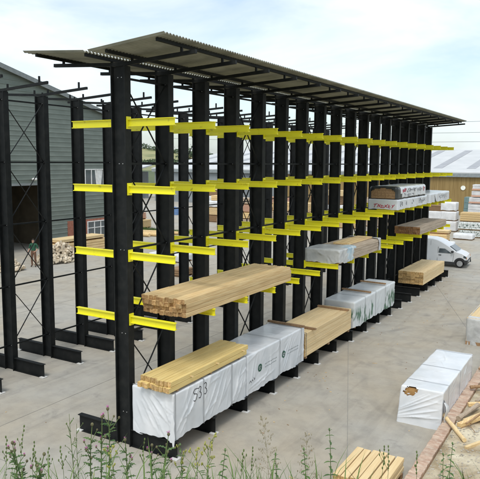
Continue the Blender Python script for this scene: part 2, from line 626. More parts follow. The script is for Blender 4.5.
# ------------------------------------------------------------------ plastic wrapped packs
class Wrap:
    """sheet of plastic over a pack: rounded box without bottom, creased, with a ragged hem"""

    def __init__(s, lx, ly, lz, seed, res=0.035, ncr=60, amp=0.016, angle=0.9, hem=0.05, r=0.035, fan=True):
        s.l = np.array((lx, ly, lz))
        s.rng = random.Random(seed)
        s.seed = seed
        s.res, s.r, s.hem = res, r, hem
        s.cre = []
        g = s.rng
        for i in range(ncr):
            f = g.choices(('x', 'y', 'Y', 't'), (ly * lz, lx * lz * 1.4, lx * lz * .5, lx * ly * 0.35))[0]
            ln = g.uniform(0.2, 0.9) * lz
            an = g.gauss(angle, 0.35)
            w_ = g.uniform(0.012, 0.03)
            A = g.choice((1, 1, -0.7)) * g.uniform(0.4, 1.0) * amp
            if f == 'x':
                a = (lx, g.uniform(0, ly), g.uniform(0, lz))
                bb = (lx, a[1] + ln * math.cos(an), a[2] + ln * math.sin(an))
            elif f in 'yY':
                yv = 0 if f == 'y' else ly
                an = -an if fan else an
                a = (g.uniform(0, lx), yv, g.uniform(0.1 * lz, lz))
                bb = (a[0] + ln * math.cos(an), yv, a[2] + ln * math.sin(an))
            else:
                a = (g.uniform(0, lx), g.uniform(0, ly), lz)
                an = g.uniform(0, PI)
                bb = (a[0] + ln * math.cos(an) * .5, a[1] + ln * math.sin(an), lz)
                A *= 0.5
            s.cre.append((a, bb, A, w_))

    def crease(s, a, bb, A, w_):
        s.cre.append((a, bb, A, w_))

    def disp(s, P):
        P = np.asarray(P, float)
        d = np.zeros(len(P))
        for a, bb, A, w_ in s.cre:
            a, bb = np.array(a), np.array(bb)
            ab = bb - a
            t = np.clip(((P - a) @ ab) / (ab @ ab), 0, 1)
            dist = np.linalg.norm(P - (a + t[:, None] * ab), axis=1)
            d += A * np.exp(-1.15 * dist / w_) * (0.35 + 0.65 * np.sin(PI * np.clip(t, 0.05, 0.95)))
        lo = np.array([noise.noise((p[0] * 2.3 + s.seed, p[1] * 2.3, p[2] * 2.3)) for p in P])
        return d + lo * 0.014

    def build(s, name, mats, parent, hole=None, matfn=None):
        lx, ly, lz = s.l
        n = [max(3, int(round(v / s.res))) for v in s.l]
        idx, P, NRM = {}, [], []

        def vid(i, j, k):
            q = (i, j, k)
            if q not in idx:
                p = np.array((lx * i / n[0], ly * j / n[1], lz * k / n[2]))
                inner = np.array((min(max(p[0], s.r), lx - s.r), min(max(p[1], s.r), ly - s.r), min(p[2], lz - s.r)))
                v = p - inner
                L_ = np.linalg.norm(v)
                nn = v / L_ if L_ > 1e-6 else np.array((0, 0, 1.0))
                P.append(inner + nn * s.r if L_ > 1e-6 else p)
                NRM.append(nn)
                idx[q] = len(P) - 1
            return idx[q]
        F = []
        for k in range(n[2]):
            for j in range(n[1]):
                F.append((vid(n[0], j, k), vid(n[0], j + 1, k), vid(n[0], j + 1, k + 1), vid(n[0], j, k + 1)))
                F.append((vid(0, j + 1, k), vid(0, j, k), vid(0, j, k + 1), vid(0, j + 1, k + 1)))
            for i in range(n[0]):
                F.append((vid(i, 0, k), vid(i + 1, 0, k), vid(i + 1, 0, k + 1), vid(i, 0, k + 1)))
                F.append((vid(i + 1, n[1], k), vid(i, n[1], k), vid(i, n[1], k + 1), vid(i + 1, n[1], k + 1)))
        for j in range(n[1]):
            for i in range(n[0]):
                F.append((vid(i, j, n[2]), vid(i + 1, j, n[2]), vid(i + 1, j + 1, n[2]), vid(i, j + 1, n[2])))
        P, NRM = np.array(P), np.array(NRM)
        Q = P + NRM * s.disp(P)[:, None]
        # ragged hem
        for q in range(len(Q)):
            z = P[q][2]
            if z < 0.3 * lz:
                t = 1 - z / (0.3 * lz)
                u = P[q][0] + P[q][1] * 1.0
                h_ = noise.noise((u * 2.1, s.seed * 3.7, P[q][0] * 1.1)) * 1.2 + noise.noise((u * 6.1, s.seed, 2.0)) * 0.6
                Q[q][2] += t * h_ * s.hem
                Q[q][:2] += NRM[q][:2] * t * 0.02 * noise.noise((u * 5, 7.0, s.seed))
        mb = MB()
        mb.v = [tuple(p) for p in Q]
        for f in F:
            c = P[list(f)].mean(axis=0)
            if hole and hole(c):
                continue
            mb.f.append(list(f))
            mb.mi.append(matfn(c) if matfn else 0)
        return mb.build(name, mats, parent, smooth=True, fix=False)

    def ribbon(s, name, m_, parent, pts, wd, face='x', lift=0.006, n_sub=5):
        """ink strokes lying on the creased sheet; pts in the face's plane"""
        mb = MB()
        strokes = pts if isinstance(pts[0][0], (list, tuple)) else [pts]
        for st in strokes:
            dense = []
            for a, bb in zip(st[:-1], st[1:]):
                for t in range(n_sub):
                    f = t / n_sub
                    dense.append((a[0] + (bb[0] - a[0]) * f, a[1] + (bb[1] - a[1]) * f))
            dense.append(st[-1])
            V3 = []
            for (u, v) in dense:
                V3.append((s.l[0], u, v) if face == 'x' else (u, 0.0, v))
            d = s.disp(V3)
            o = len(mb.v)
            for i, (u, v) in enumerate(dense):
                a = dense[max(0, i - 1)]
                bb = dense[min(len(dense) - 1, i + 1)]
                tx, ty = bb[0] - a[0], bb[1] - a[1]
                L_ = math.hypot(tx, ty) or 1
                px, py = -ty / L_ * wd / 2, tx / L_ * wd / 2
                for sg in (-1, 1):
                    uu, vv = u + px * sg, v + py * sg
                    off = d[i] + lift
                    mb.v.append((s.l[0] + off, uu, vv) if face == 'x' else (uu, -off, vv))
            for i in range(len(dense) - 1):
                mb.f.append([o + 2 * i, o + 2 * i + 1, o + 2 * i + 3, o + 2 * i + 2])
                mb.mi.append(0)
        o_ = mb.build(name, m_, parent)
        if len(strokes) > 1:
            o_['kind'] = 'stuff'
        return o_

    def disc(s, name, m_, parent, cy, cz, r0, r1, lift=0.006, sy=1.0):
        mb = MB()
        n = 28
        pts = []
        for k in range(n):
            a = 2 * PI * k / n
            pts += [(s.l[0], cy + r0 * sy * math.cos(a), cz + r0 * math.sin(a)), (s.l[0], cy + r1 * sy * math.cos(a), cz + r1 * math.sin(a))]
        d = s.disp(pts)
        mb.v = [(p[0] + d[i] + lift, p[1], p[2]) for i, p in enumerate(pts)]
        for k in range(n):
            k2 = (k + 1) % n
            mb.f.append([2 * k, 2 * k + 1, 2 * k2 + 1, 2 * k2])
            mb.mi.append(0)
        return mb.build(name, m_, parent)


def strap(parent, lx, lz, y, m_=None, wd=0.018, off=0.016, z0=0.0):
    mb = MB()
    o = off
    mb.box(-o - 0.003, -o, y - wd / 2, y + wd / 2, z0, lz + o)
    mb.box(lx + o, lx + o + 0.003, y - wd / 2, y + wd / 2, z0, lz + o)
    mb.box(-o - 0.003, lx + o + 0.003, y - wd / 2, y + wd / 2, lz + o, lz + o + 0.003)
    return mb.build('strap', m_ or M_STRAP, parent)


def core(parent, lx, ly, lz, z0=0.0, m_=None, name='timber_core', inset=0.03):
    """the stacked timber inside a wrap: courses with recessed joints"""
    mb = MB()
    rows = max(2, int(lz / 0.11))
    for r_ in range(rows):
        a = z0 + (lz - inset - z0) * r_ / rows
        bb = z0 + (lz - inset - z0) * (r_ + 1) / rows - 0.004
        cols = max(3, int(lx / 0.16))
        for c in range(cols):
            u0 = inset + (lx - 2 * inset) * c / cols
            u1 = inset + (lx - 2 * inset) * (c + 1) / cols - 0.004
            mb.box(u0, u1, inset, ly - inset, a, bb)
    return mb.build(name, m_ or M_WOODB, parent)


def bearers(parent, lx, ys_, h=0.07, wd=0.09, m_=None, z=0.0):
    for y in ys_:
        MB().box(0.02, lx - 0.01, y - wd / 2, y + wd / 2, z, z + h).build('bearer', m_ or M_WOODB, parent)


BASE_TOP = 0.402
# first wrapped pack, marked 533
x0 = 0.24
P1 = thing('wrapped_timber_pack', 'white plastic wrapped timber pack marked 533 at the near end of the rack', 'timber pack', (x0, -0.06, BASE_TOP))
W1 = Wrap(1.15, 3.08, 1.05, 11, res=0.020, ncr=85, amp=0.02, hem=0.06)
for a, bb in (((0.25, 0, 0.98), (0.75, 0, 0.30)), ((0.40, 0, 0.98), (0.95, 0, 0.42)), ((0.30, 0, .75), (0.62, 0, .2)), ((0.55, 0, 1.0), (1.05, 0, 0.62)),
              ((0.15, 0, 0.7), (0.35, 0, 0.25)), ((0.95, 0, 0.85), (1.1, 0, 0.1)), ((1.15, 0.12, 0.2), (1.15, .75, .95)), ((1.15, .25, .1), (1.15, .95, .95)),
              ((1.15, 1.2, .12), (1.15, 1.75, .9)), ((1.15, 1.45, .1), (1.15, 2.0, .95)), ((1.15, 1.75, .1), (1.15, 2.15, .85)), ((1.15, 2.45, .1), (1.15, 2.85, .9)), ((1.15, 2.6, .05), (1.15, 3.0, .7))):
    W1.crease(a, bb, 0.028, 0.022)
for y in (0.06, 1.14, 2.37):
    W1.crease((1.15, y, 0), (1.15, y, 1.05), -0.016, 0.03)
W1.build('wrap', M_WRAP, P1)
core(P1, 1.15, 3.08, 1.05, 0.08)
bearers(P1, 1.15, (0.12, 1.5, 2.95))
strap(P1, 1.15, 1.05, 0.06, off=0.009)
strap(P1, 1.15, 1.05, 1.14, off=0.009)
strap(P1, 1.15, 1.05, 2.37, off=0.009)
# hand-written 533
five = [(0.985, 0.915), (0.86, 0.93), (0.80, 0.86), (0.82, 0.79), (0.90, 0.77), (0.935, 0.70), (0.90, 0.60), (0.81, 0.575), (0.775, 0.60)]
three = [(1.00, 0.90), (1.06, 0.945), (1.11, 0.90), (1.09, 0.80), (1.05, 0.77), (1.105, 0.73), (1.12, 0.64), (1.07, 0.565), (1.01, 0.59)]
three2 = [(u + 0.235 - 0.03 * (u - 1.0), v + 0.03) for u, v in three]
W1.ribbon('handwritten_number', M_INK, P1, [[(u * 0.95 - 0.03, 0.92 + (v - 0.92) * 0.72) for u, v in s_] for s_ in (five, three, three2)], 0.017, lift=0.008)
# torn tail of plastic at the near corner
t_ = MB()
for i, (dx, z) in enumerate(((0.0, 0.62), (0.02, 0.45), (-0.01, 0.3), (0.03, 0.12), (0.05, -0.10))):
    wd = (0.05, 0.07, 0.08, 0.07, 0.02)[i]
    t_.v += [(1.10 + dx, -0.04 - 0.02 * (i % 2), z), (1.10 + dx + wd, -0.02, z - 0.02)]
for i in range(4):
    t_.f.append([2 * i, 2 * i + 1, 2 * i + 3, 2 * i + 2]); t_.mi.append(0)
t_.build('torn_flap', M_WRAP, P1, smooth=True)

# second wrapped pack, with round green logos
P2 = thing('wrapped_timber_pack', 'white plastic wrapped timber pack printed with round green logos', 'timber pack', (0.24, 3.06, BASE_TOP))
W2 = Wrap(1.15, 3.44, 1.05, 23, res=0.022, ncr=90, amp=0.017, hem=0.05)
for a, bb in (((1.15, 2.0, .08), (1.15, 2.55, .95)), ((1.15, 2.1, .05), (1.15, 2.7, .9)), ((1.15, 0.15, .2), (1.15, .4, .95)), ((1.15, .35, .3), (1.15, .55, .95)),
              ((1.15, .1, .15), (1.15, 1.1, .3)), ((1.15, .3, .08), (1.15, 1.5, .28)), ((1.15, 2.9, .1), (1.15, 3.2, .9))):
    W2.crease(a, bb, 0.024, 0.022)
for y in (1.81, 3.2):
    W2.crease((1.15, y, 0), (1.15, y, 1.05), -0.014, 0.03)
W2.build('wrap', M_WRAP, P2)
core(P2, 1.15, 3.44, 1.05, 0.08)
bearers(P2, 1.15, (0.15, 1.7, 3.3))
strap(P2, 1.15, 1.05, 1.81)
strap(P2, 1.15, 1.05, 3.2)
for cy in (0.68, 2.06):
    W2.disc('logo_ring', M_GREENINK, P2, cy, 0.56, 0.062, 0.105)
    W2.ribbon('logo_mark', M_GREENINK, P2, [[(cy - 0.05, 0.51), (cy, 0.63), (cy + 0.05, 0.51)], [(cy - 0.03, 0.55), (cy + 0.03, 0.55)], [(cy, 0.47), (cy, 0.52)]], 0.018)
    rr = random.Random(int(cy * 10))
    lines = []
    for zz in (0.585, 0.50):
        u = cy + 0.28
        while u < cy + 0.95:
            l_ = rr.uniform(0.02, 0.06)
            lines.append([(u, zz), (u + l_, zz + rr.uniform(-.008, .008))])
            u += l_ + 0.025
    W2.ribbon('printed_text', M_FAINT, P2, lines, 0.022)
W2.ribbon('handwritten_note', M_INK, P2, [[(0.10, .30), (0.16, .36), (0.19, .30)], [(0.22, .33), (.27, .36), (.3, .31)], [(.34, .40), (.36, .33), (.42, .36)]], 0.014)


# ------------------------------------------------------------------ bare timber packs (every board a piece)
def plank_pack(name, label, x, y, z, lx, ly, lz, nc, nr, mats, seed, jit=0.02, jz=0.004, gap=0.004, group=None, stag=None, wob=0.004):
    R = thing(name, label, 'timber pack', (x, y, z), group=group)
    g = random.Random(seed)
    pw, ph = lx / nc, lz / nr
    bx = MB().box(-pw / 2 + gap / 2, pw / 2 - gap / 2, 0, ly, 0, ph - gap / 2)
    for i, f in enumerate(bx.f):
        ys_ = {round(bx.v[q][1], 3) for q in f}
        bx.mi[i] = 1 if len(ys_) == 1 else 0
    me = bx.mesh('plank', mats)
    q = bmesh.new(); q.from_mesh(me)
    ed = [e for e in q.edges if abs(e.verts[0].co.y - e.verts[1].co.y) > ly * 0.5]
    bmesh.ops.bevel(q, geom=ed, offset=min(pw, ph) * 0.07, segments=1, affect='EDGES')
    q.to_mesh(me); q.free()
    for r_ in range(nr):
        for c in range(nc):
            off = g.uniform(-jit, jit) + (stag(c, r_) if stag else 0)
            inst(me, 'plank', R, ((c + 0.5) * pw + g.uniform(-wob, wob), off, r_ * ph + g.uniform(0, jz)), (0, 0, g.uniform(-.0012, .0012)))
    return R


T1 = plank_pack('timber_bundle', 'golden planed boards lying loose on top of the pack marked 533', 0.52, -0.17, BASE_TOP + 1.105, 0.86, 3.24, 0.235, 9, 2, [M_WOODY, M_ENDL], 1, jit=0.05, gap=0.009,
                jz=0.008, stag=lambda c, r: 0.04 if r == 1 else 0.0)
for y in (0.75, 1.8, 2.98):
    MB().bar((0.30, y, 0.165), (0.93, y + 0.01, 0.165), 0.035, 0.012).build('spacer_lath', M_WOODL, T1)
bearers(T1, 0.86, (0.3, 1.6, 2.9), h=0.03, wd=0.06, z=-0.031)
T2 = plank_pack('timber_pack', 'long bare pack of sawn boards resting on the lowest yellow arms', 0.17, 0.40, 3.011, 1.20, 5.12, 0.40, 11, 4, [M_WOOD, M_END], 2, jit=0.055, jz=0.010, wob=0.007)
T3 = plank_pack('timber_pack', 'bare pack of thick pale boards between the two wrapped packs on the ground beams', 0.26, 6.58, BASE_TOP + 0.072, 1.13, 3.86, 0.74, 5, 6, [M_WOODL, M_ENDL], 3, jit=0.015)
bearers(T3, 1.13, (0.12, 1.9, 3.7), z=-0.071)
strap(T3, 1.13, 0.74, 0.06, M_STRAPD, off=0.008)
T4 = plank_pack('timber_pack', 'bare pale timber pack at the far end of the ground beams', 0.16, 20.25, BASE_TOP + 0.02, 1.24, 4.38, 0.62, 6, 5, [M_WOODL, M_ENDL], 4, jit=0.03)
T4b = plank_pack('timber_pack', 'bare weathered timber pack on the lowest arms at the far end', 0.18, 19.25, 3.011, 1.22, 5.35, 0.36, 7, 4, [M_WOODG, M_ENDB], 5, jit=0.03)


def bearer_thing(label, x, y, z, ln, rz=0.0):
    o = MB().box(0, ln, -0.045, 0.045, 0, 0.055).build('timber_bearer', M_WOODB, None, (x, y, z))
    o.rotation_euler = (0, 0, rz)
    return tag(o, label, 'timber', 'bearers lying across packs')


bearer_thing('brown bearer across the far end of the pack with green logos', 0.22, 6.36, BASE_TOP + 1.075, 1.25, -0.04)
bearer_thing('brown bearer across the near end of the bare ground pack', 0.55, 7.15, BASE_TOP + 0.82, 0.95, -0.05)
bearer_thing('brown bearer across the far end of the bare ground pack', 0.25, 10.1, BASE_TOP + 0.82, 1.2, -0.06)
bearer_thing('brown bearer across the near half of the green-printed pack', 0.2, 12.55, BASE_TOP + 1.02, 1.2, -0.06)
bearer_thing('brown bearer across the far half of the green-printed pack', 0.25, 14.5, BASE_TOP + 1.02, 1.1, -0.06)


# green printed wrap: green tree-like prints low on the sheet
def printed_wrap(name, green, white, scale, lo, hi, stretch, ztop=None):
    M = mat(name, green, 0.4, col2=white, scale=scale, stretch=stretch, lo=lo, hi=hi, bump=0.25, bscale=3, detail=3)
    if ztop is not None:
        t = M.node_tree
        b_ = t.nodes['Principled BSDF']
        src = b_.inputs['Base Color'].links[0].from_socket
        c = t.nodes.new('ShaderNodeTexCoord')
        sp = t.nodes.new('ShaderNodeSeparateXYZ')
        t.links.new(c.outputs['Object'], sp.inputs[0])
        mr = t.nodes.new('ShaderNodeMapRange')
        mr.inputs['From Min'].default_value = ztop - 0.25
        mr.inputs['From Max'].default_value = ztop
        t.links.new(sp.outputs['Z'], mr.inputs['Value'])
        mx_ = t.nodes.new('ShaderNodeMix')
        mx_.data_type = 'RGBA'
        mx_.inputs[7].default_value = (*white, 1)
        t.links.new(mr.outputs[0], mx_.inputs[0])
        t.links.new(src, mx_.inputs[6])
        t.links.new(mx_.outputs[2], b_.inputs['Base Color'])
    return M


M_GW = printed_wrap('green_printed_wrap', (0.05, 0.15, 0.09), (0.66, 0.69, 0.70), 1.0, 0.43, 0.50, (3.2, 2.2, 1.1), 0.78)
P3 = thing('wrapped_timber_pack', 'white wrapped timber pack with green print along its lower side', 'timber pack', (0.2, 10.75, BASE_TOP))
W3 = Wrap(1.2, 4.85, 0.98, 37, res=0.045, ncr=70, amp=0.02, hem=0.07, r=0.05)
W3.build('wrap', M_GW, P3)
crinkle(M_GW, 2.0, 0.35)
core(P3, 1.2, 4.85, 0.98, 0.08, M_WOODL)
bearers(P3, 1.2, (0.15, 2.4, 4.7))
for y in (1.1, 2.3, 3.5):
    strap(P3, 1.2, 0.98, y)

# grey half-unwrapped pack on the lowest arms
P4 = plank_pack('timber_pack', 'timber pack in torn grey plastic with its far half bare on the lowest arms', 0.2, 9.05, 3.012, 1.24, 4.2, 0.44, 8, 4, [M_WOODG, M_END], 8, jit=0.03)
W4 = Wrap(1.29, 1.75, 0.475, 41, res=0.03, ncr=60, amp=0.03, hem=0.07, r=0.04)
edge = lambda c: c[1] > 1.15 + 0.35 * noise.noise((c[0] * 2.5, c[2] * 6, 4.0)) + 0.35 * c[0] / 1.29 * (1 if c[2] > 0.4 else 0.4)
w4 = W4.build('torn_wrap', [M_WRAPG, M_WRAPB], P4, hole=edge, matfn=lambda c: 1 if (c[0] > 1.0 and 0.75 < c[1] + 0.2 * noise.noise((c[1] * 5, c[2] * 9, 0)) < 1.6) else 0)
w4.location = (-0.025, -0.05, 0.0)
W4b = Wrap(1.29, 2.0, 0.475, 43, res=0.04, ncr=30, amp=0.02, hem=0.02, r=0.03)
w4b = W4b.build('torn_wrap', M_WRAPG, P4, hole=lambda c: c[1] < 1.7 + 0.2 * noise.noise((c[0] * 3, c[2] * 5, 9.0)))
w4b.location = (-0.025, 2.25, 0.0)
MB().box(0.35, 0.95, 1.6, 4.1, 0.452, 0.51).build('loose_board', M_WOOD, P4)

# packs on the second yellow level from the bottom
def scribble(rng, u0, u1, z0, z1, n):
    """blurred printed marks: short bars and hooks of uneven size"""
    st = []
    u = u0
    for _ in range(n * 3):
        h_ = (z1 - z0) * rng.uniform(.25, 1)
        b0 = z0 + rng.uniform(0, 1) * (z1 - z0 - h_)
        wd = (u1 - u0) / (n * 3)
        k = rng.random()
        if k < .35:
            st.append([(u, b0), (u + wd * rng.uniform(-.2, .3), b0 + h_)])
        elif k < .6:
            st.append([(u, b0 + h_), (u + wd * .6, b0 + h_ * .9), (u + wd * .5, b0)])
        elif k < .8:
            st.append([(u + wd * .7, b0 + h_ * .8), (u, b0 + h_ * .6), (u + wd * .2, b0), (u + wd * .8, b0 + h_ * .1)])
        else:
            st.append([(u, b0 + h_ * .5), (u + wd * .9, b0 + h_ * .55)])
        u += wd
    return st
    u = u0
    for _ in range(n):
        wd = (u1 - u0) / n * 0.8
        st.append([(u + rng.uniform(0, .2) * wd, z0 + rng.uniform(0, .3) * (z1 - z0)), (u + 0.5 * wd, z1 - rng.uniform(0, .25) * (z1 - z0)),
                   (u + wd, z0 + rng.uniform(0, .5) * (z1 - z0)), (u + 0.4 * wd, z0 + rng.uniform(.2, .6) * (z1 - z0))])
        u += (u1 - u0) / n
    return st


Z3 = 4.425
P5 = thing('wrapped_timber_pack', 'low white wrapped pack with red lettering on its near end, under the black-hooded pack', 'timber pack', (0.12, 15.5, Z3))
W5 = Wrap(1.28, 4.8, 0.43, 51, res=0.05, ncr=40, amp=0.014, hem=0.025)
W5.build('wrap', M_WRAP, P5)
core(P5, 1.28, 4.8, 0.43, 0.03, M_WOODG)
rs = random.Random(6)
W5.ribbon('red_lettering', M_RED, P5, [[(u + 0.35 * (v - 0.14) + 0.012 * math.sin(u * 31), v + 0.012 * math.sin(u * 17)) for u, v in st_] for st_ in [[(0.22, .21), (.40, .22)], [(.30, .21), (.28, .08)], [(.42, .07), (.44, .21), (.52, .08), (.54, .21)], [(.60, .20), (.58, .08), (.70, .08)], [(.60, .15), (.68, .15)],
                                     [(.72, .20), (.84, .07)], [(.84, .21), (.71, .07)], [(.90, .20), (.88, .08), (1.0, .08)], [(.90, .14), (.98, .15)], [(1.02, .21), (1.07, .14), (1.13, .21)], [(1.07, .14), (1.05, .07)]]], 0.028, face='y')
W5.ribbon('printed_mark', M_PRINT, P5, scribble(rs, 0.35, 0.75, .12, .34, 2) + scribble(rs, 1.2, 1.35, .12, .3, 1) + scribble(rs, 2.2, 2.45, .12, .34, 1) + scribble(rs, 3.3, 4.4, .10, .36, 5), 0.03)
P6 = thing('wrapped_timber_pack', 'upper white printed pack with a black hood round its open brown near end', 'timber pack', (0.14, 15.5, Z3 + 0.45))
W6 = Wrap(1.24, 4.6, 0.52, 61, res=0.05, ncr=50, amp=0.02, hem=0.03, r=0.12)
W6.build('wrap', [M_WRAP, M_WRAPK], P6, hole=lambda c: c[1] < 0.02 and 0.10 < c[0] < 1.14 and c[2] < 0.44 - 0.10 * abs(c[0] / 0.62 - 1) ** 3 * 2,
         matfn=lambda c: 1 if (c[1] < 0.42 + 0.15 * noise.noise((c[0] * 3, c[2] * 5, 1)) + (0.2 if c[2] < 0.2 else 0) or c[2] < 0.03) else 0)
core(P6, 1.24, 4.55, 0.50, 0.01, M_WOODB, inset=0.04)
W6.ribbon('red_print', M_RED, P6, scribble(rs, 0.75, 1.3, .26, .44, 3) + scribble(rs, 4.1, 4.3, .2, .44, 1), 0.05)
W6.ribbon('black_print', M_PRINT, P6, scribble(rs, 1.4, 2.9, .24, .42, 6) + scribble(rs, 1.0, 2.6, .08, .2, 4) + scribble(rs, 3.1, 3.9, .2, .42, 3), 0.03)
P7 = thing('wrapped_timber_pack', 'white wrapped pack with a torn black gash at the far end of the rack', 'timber pack', (0.16, 20.85, Z3))
W7 = Wrap(1.24, 4.2, 0.47, 71, res=0.05, ncr=40, amp=0.02, hem=0.04, r=0.05)
W7.build('wrap', [M_WRAP, M_WRAPK], P7, matfn=lambda c: 1 if (c[0] > 1.2 and abs(c[1] - 0.9 - 0.6 * (0.45 - c[2])) < 0.35 * (0.38 - c[2])) else 0)
core(P7, 1.24, 4.2, 0.47, 0.02, M_WOODG)
W7.ribbon('printed_mark', M_PRINT, P7, scribble(rs, 1.9, 3.6, .14, .36, 5), 0.025)

# ------------------------------------------------------------------ packs on the yard, right
P8 = thing('wrapped_timber_pack', 'white wrapped pack on the concrete beside the brick kerb, wood showing through a torn hole', 'timber pack', (4.93, 4.56, 0.0))
W8 = Wrap(1.03, 3.6, 0.92, 83, res=0.016, ncr=60, amp=0.012, hem=0.04, angle=0.35, fan=False)
for a, bb in (((0.02, 0, .30), (.98, 0, .86)), ((.02, 0, .22), (.9, 0, .66)), ((0.02, 0, .12), (.75, 0, .30)), ((.05, 0, .36), (.7, 0, .8)), ((.3, 0, .2), (1.0, 0, .28)), ((.02, 0, .16), (1.0, 0, .50))):
    W8.crease(a, bb, 0.03, 0.022)
for y in (0.58, 1.9, 3.5):
    W8.crease((0, y, .92), (1.03, y, .92), -0.01, 0.03)


def tear(c):
    u, v = c[0] - 0.25, (c[2] - 0.82 if c[1] < 0.03 else 0.10 + c[1])
    return (u / 0.17) ** 2 + ((v - 0.25 * u) / 0.125) ** 2 + 0.9 * noise.noise((c[0] * 11, c[2] * 11, c[1] * 11)) + 0.5 * noise.noise((c[0] * 37, c[2] * 37, 3)) < 0.8 and c[1] < 0.16


w8 = W8.build('wrap', M_WRAP, P8, hole=tear)
for v_ in w8.data.vertices:                      # the end sheet flares out to the lower left
    if v_.co.y < 0.5:
        k_ = max(0, 1 - v_.co.z / 0.9) * (1 - max(0, v_.co.y) / 0.5)
        v_.co.y -= 0.10 * k_
        v_.co.x -= 0.06 * k_ * max(0, 1 - v_.co.x / 0.7)
core(P8, 1.03, 3.55, 0.91, 0.07, mat('orange_timber', (0.30, 0.155, 0.05), 0.8, col2=(0.46, 0.27, 0.10), scale=6, rnd=0.1))
bearers(P8, 1.03, (0.2, 1.8, 3.4))
for y in (0.58, 1.9, 3.5):
    strap(P8, 1.03, 0.92, y, wd=0.014, off=0.006)
fl = MB()
for i in range(6):
    z = 0.72 - i * 0.10
    o_ = 0.05 + 0.07 * math.sin(i * 1.1) + 0.02 * i
    fl.v += [(1.03, 0.10 + 0.04 * i, z), (1.03 + o_, 0.02 + 0.05 * (i % 2), z - 0.04), (1.03 + o_ * 0.6, -0.05, z - 0.02)]
for i in range(5):
    for k in range(2):
        fl.f.append([3 * i + k, 3 * i + k + 1, 3 * i + 4 + k, 3 * i + 3 + k]); fl.mi.append(0)
fl.build('loose_flap', M_WRAP, P8, smooth=True)

P9 = thing('wrapped_timber_pack', 'grey wrapped pack with a bare board top, cut off by the right edge', 'timber pack', (4.95, 12.35, 0.0))
W9 = Wrap(1.25, 2.6, 0.98, 97, res=0.045, ncr=50, amp=0.04, hem=0.02, r=0.09)
W9.build('wrap', M_WRAPG, P9, hole=lambda c: c[2] > 0.96 and 0.08 < c[0] and c[1] > 0.25)
core(P9, 1.25, 2.6, 1.0, 0.12, M_WOODL)
bearers(P9, 1.25, (0.06, 1.3, 2.5), h=0.12, wd=0.12)

# boards stacked at the bottom of the picture
T5 = plank_pack('timber_pack', 'low stack of pale boards on the yard beside the brick kerb, nearest the bank', 4.82, 0.52, 0.10, 1.0, 1.35, 0.30, 6, 3, [M_WOODL, M_ENDL], 9, jit=0.06, gap=0.02, wob=0.012)
bearers(T5, 1.02, (0.15, 0.7, 1.2), h=0.1, z=-0.1)


# loose posts on the sand
def post_thing(label, a, bb, r, m_, square=False):
    mb = MB()
    a, bb = Vector(a), Vector(bb)
    if square:
        mb.bar(a, bb, r * 2, r * 1.6)
    else:
        n = 7
        pts = [a + (bb - a) * (i / n) + Vector((0, 0, 0.006 * math.sin(i * 2.1))) for i in range(n + 1)]
        mb.tube(pts, [r * (0.94 + 0.06 * math.cos(i * 1.7)) for i in range(n + 1)], 10)
    lo = a.copy()
    o = mb.build('timber_post', m_, None, smooth=False)
    return tag(o, label, 'timber post', 'offcuts lying on the bank')


post_thing('thick round grey-brown post lying on the sand, nearest the white pack', (6.30, 4.72, .30), (6.56, 5.75, .34), 0.065, M_WOODG)
post_thing('square tan post lying on the sand below the round post', (6.38, 4.40, .27), (6.86, 5.25, .33), 0.055, M_WOOD, True)
post_thing('thin pale stake lying between the round and the square post', (6.42, 4.75, .27), (6.95, 5.75, .33), 0.03, M_WOODL, True)
post_thing('pale half-round stake lying across the brick kerb towards the white pack', (5.90, 4.86, .29), (6.66, 3.62, .27), 0.05, M_WOODL)
post_thing('dark end of a post sticking over the kerb behind the round post', (6.12, 7.10, .29), (6.9, 7.55, .40), 0.05, M_WOODB)
post_thing('small dark stake lying across the kerb beside the far end of the white pack', (6.02, 8.9, .28), (6.7, 9.2, .36), 0.035, M_WOODB)
post_thing('short tan board lying flat on the sand above the square post', (6.30, 5.9, .25), (6.95, 6.25, .30), 0.05, M_WOOD, True)
post_thing('grey board lying along the kerb on the sand behind the posts', (6.45, 6.2, .25), (6.75, 7.4, .28), 0.045, M_WOODG, True)
post_thing('thin brown stake crossing over the square post', (6.55, 4.35, .36), (6.80, 5.35, .40), 0.022, M_WOODB)
post_thing('short broken pale board at the foot of the pale half-round stake', (6.75, 3.3, .25), (7.05, 3.75, .30), 0.035, M_WOODL, True)
hose = MB()
hp = [(6.45 + 0.02 * i + 0.10 * math.sin(i * 0.45), 4.2 + 0.09 * i * math.cos(i * .11), bank_h(6.6, 5)[1] + 0.08 + 0.03 * math.sin(i * .5)) for i in range(16)]
hose.tube(hp, 0.008, 5)
tag(hose.build('cane', M_WOODB), 'thin bent cane lying on the sand beside the square post', 'cane')
rg = random.Random(77)
m_stone = mat('stones', (0.36, 0.33, 0.28), 0.95, col2=(0.58, 0.54, 0.46), scale=6, rnd=0.2)
gv = MB()
for _ in range(2600):
    x, y = rg.uniform(6.28, 8.6), rg.uniform(0.0, 11)
    h1, h2 = bank_h(x, y)
    if h1 > h2:
        continue
    r_ = rg.uniform(0.005, 0.028) * (1.8 if rg.random() < 0.06 else 1)
    gv.ball((x, y, max(h1, h2) + noise.noise((x * .9, y * .9, 3.1)) * 0.07 + r_ * .2), r_ * rg.uniform(.8, 1.4), r_, r_ * .7, 5, 3)
o = gv.build('gravel', m_stone, fix=False)
o['kind'] = 'stuff'

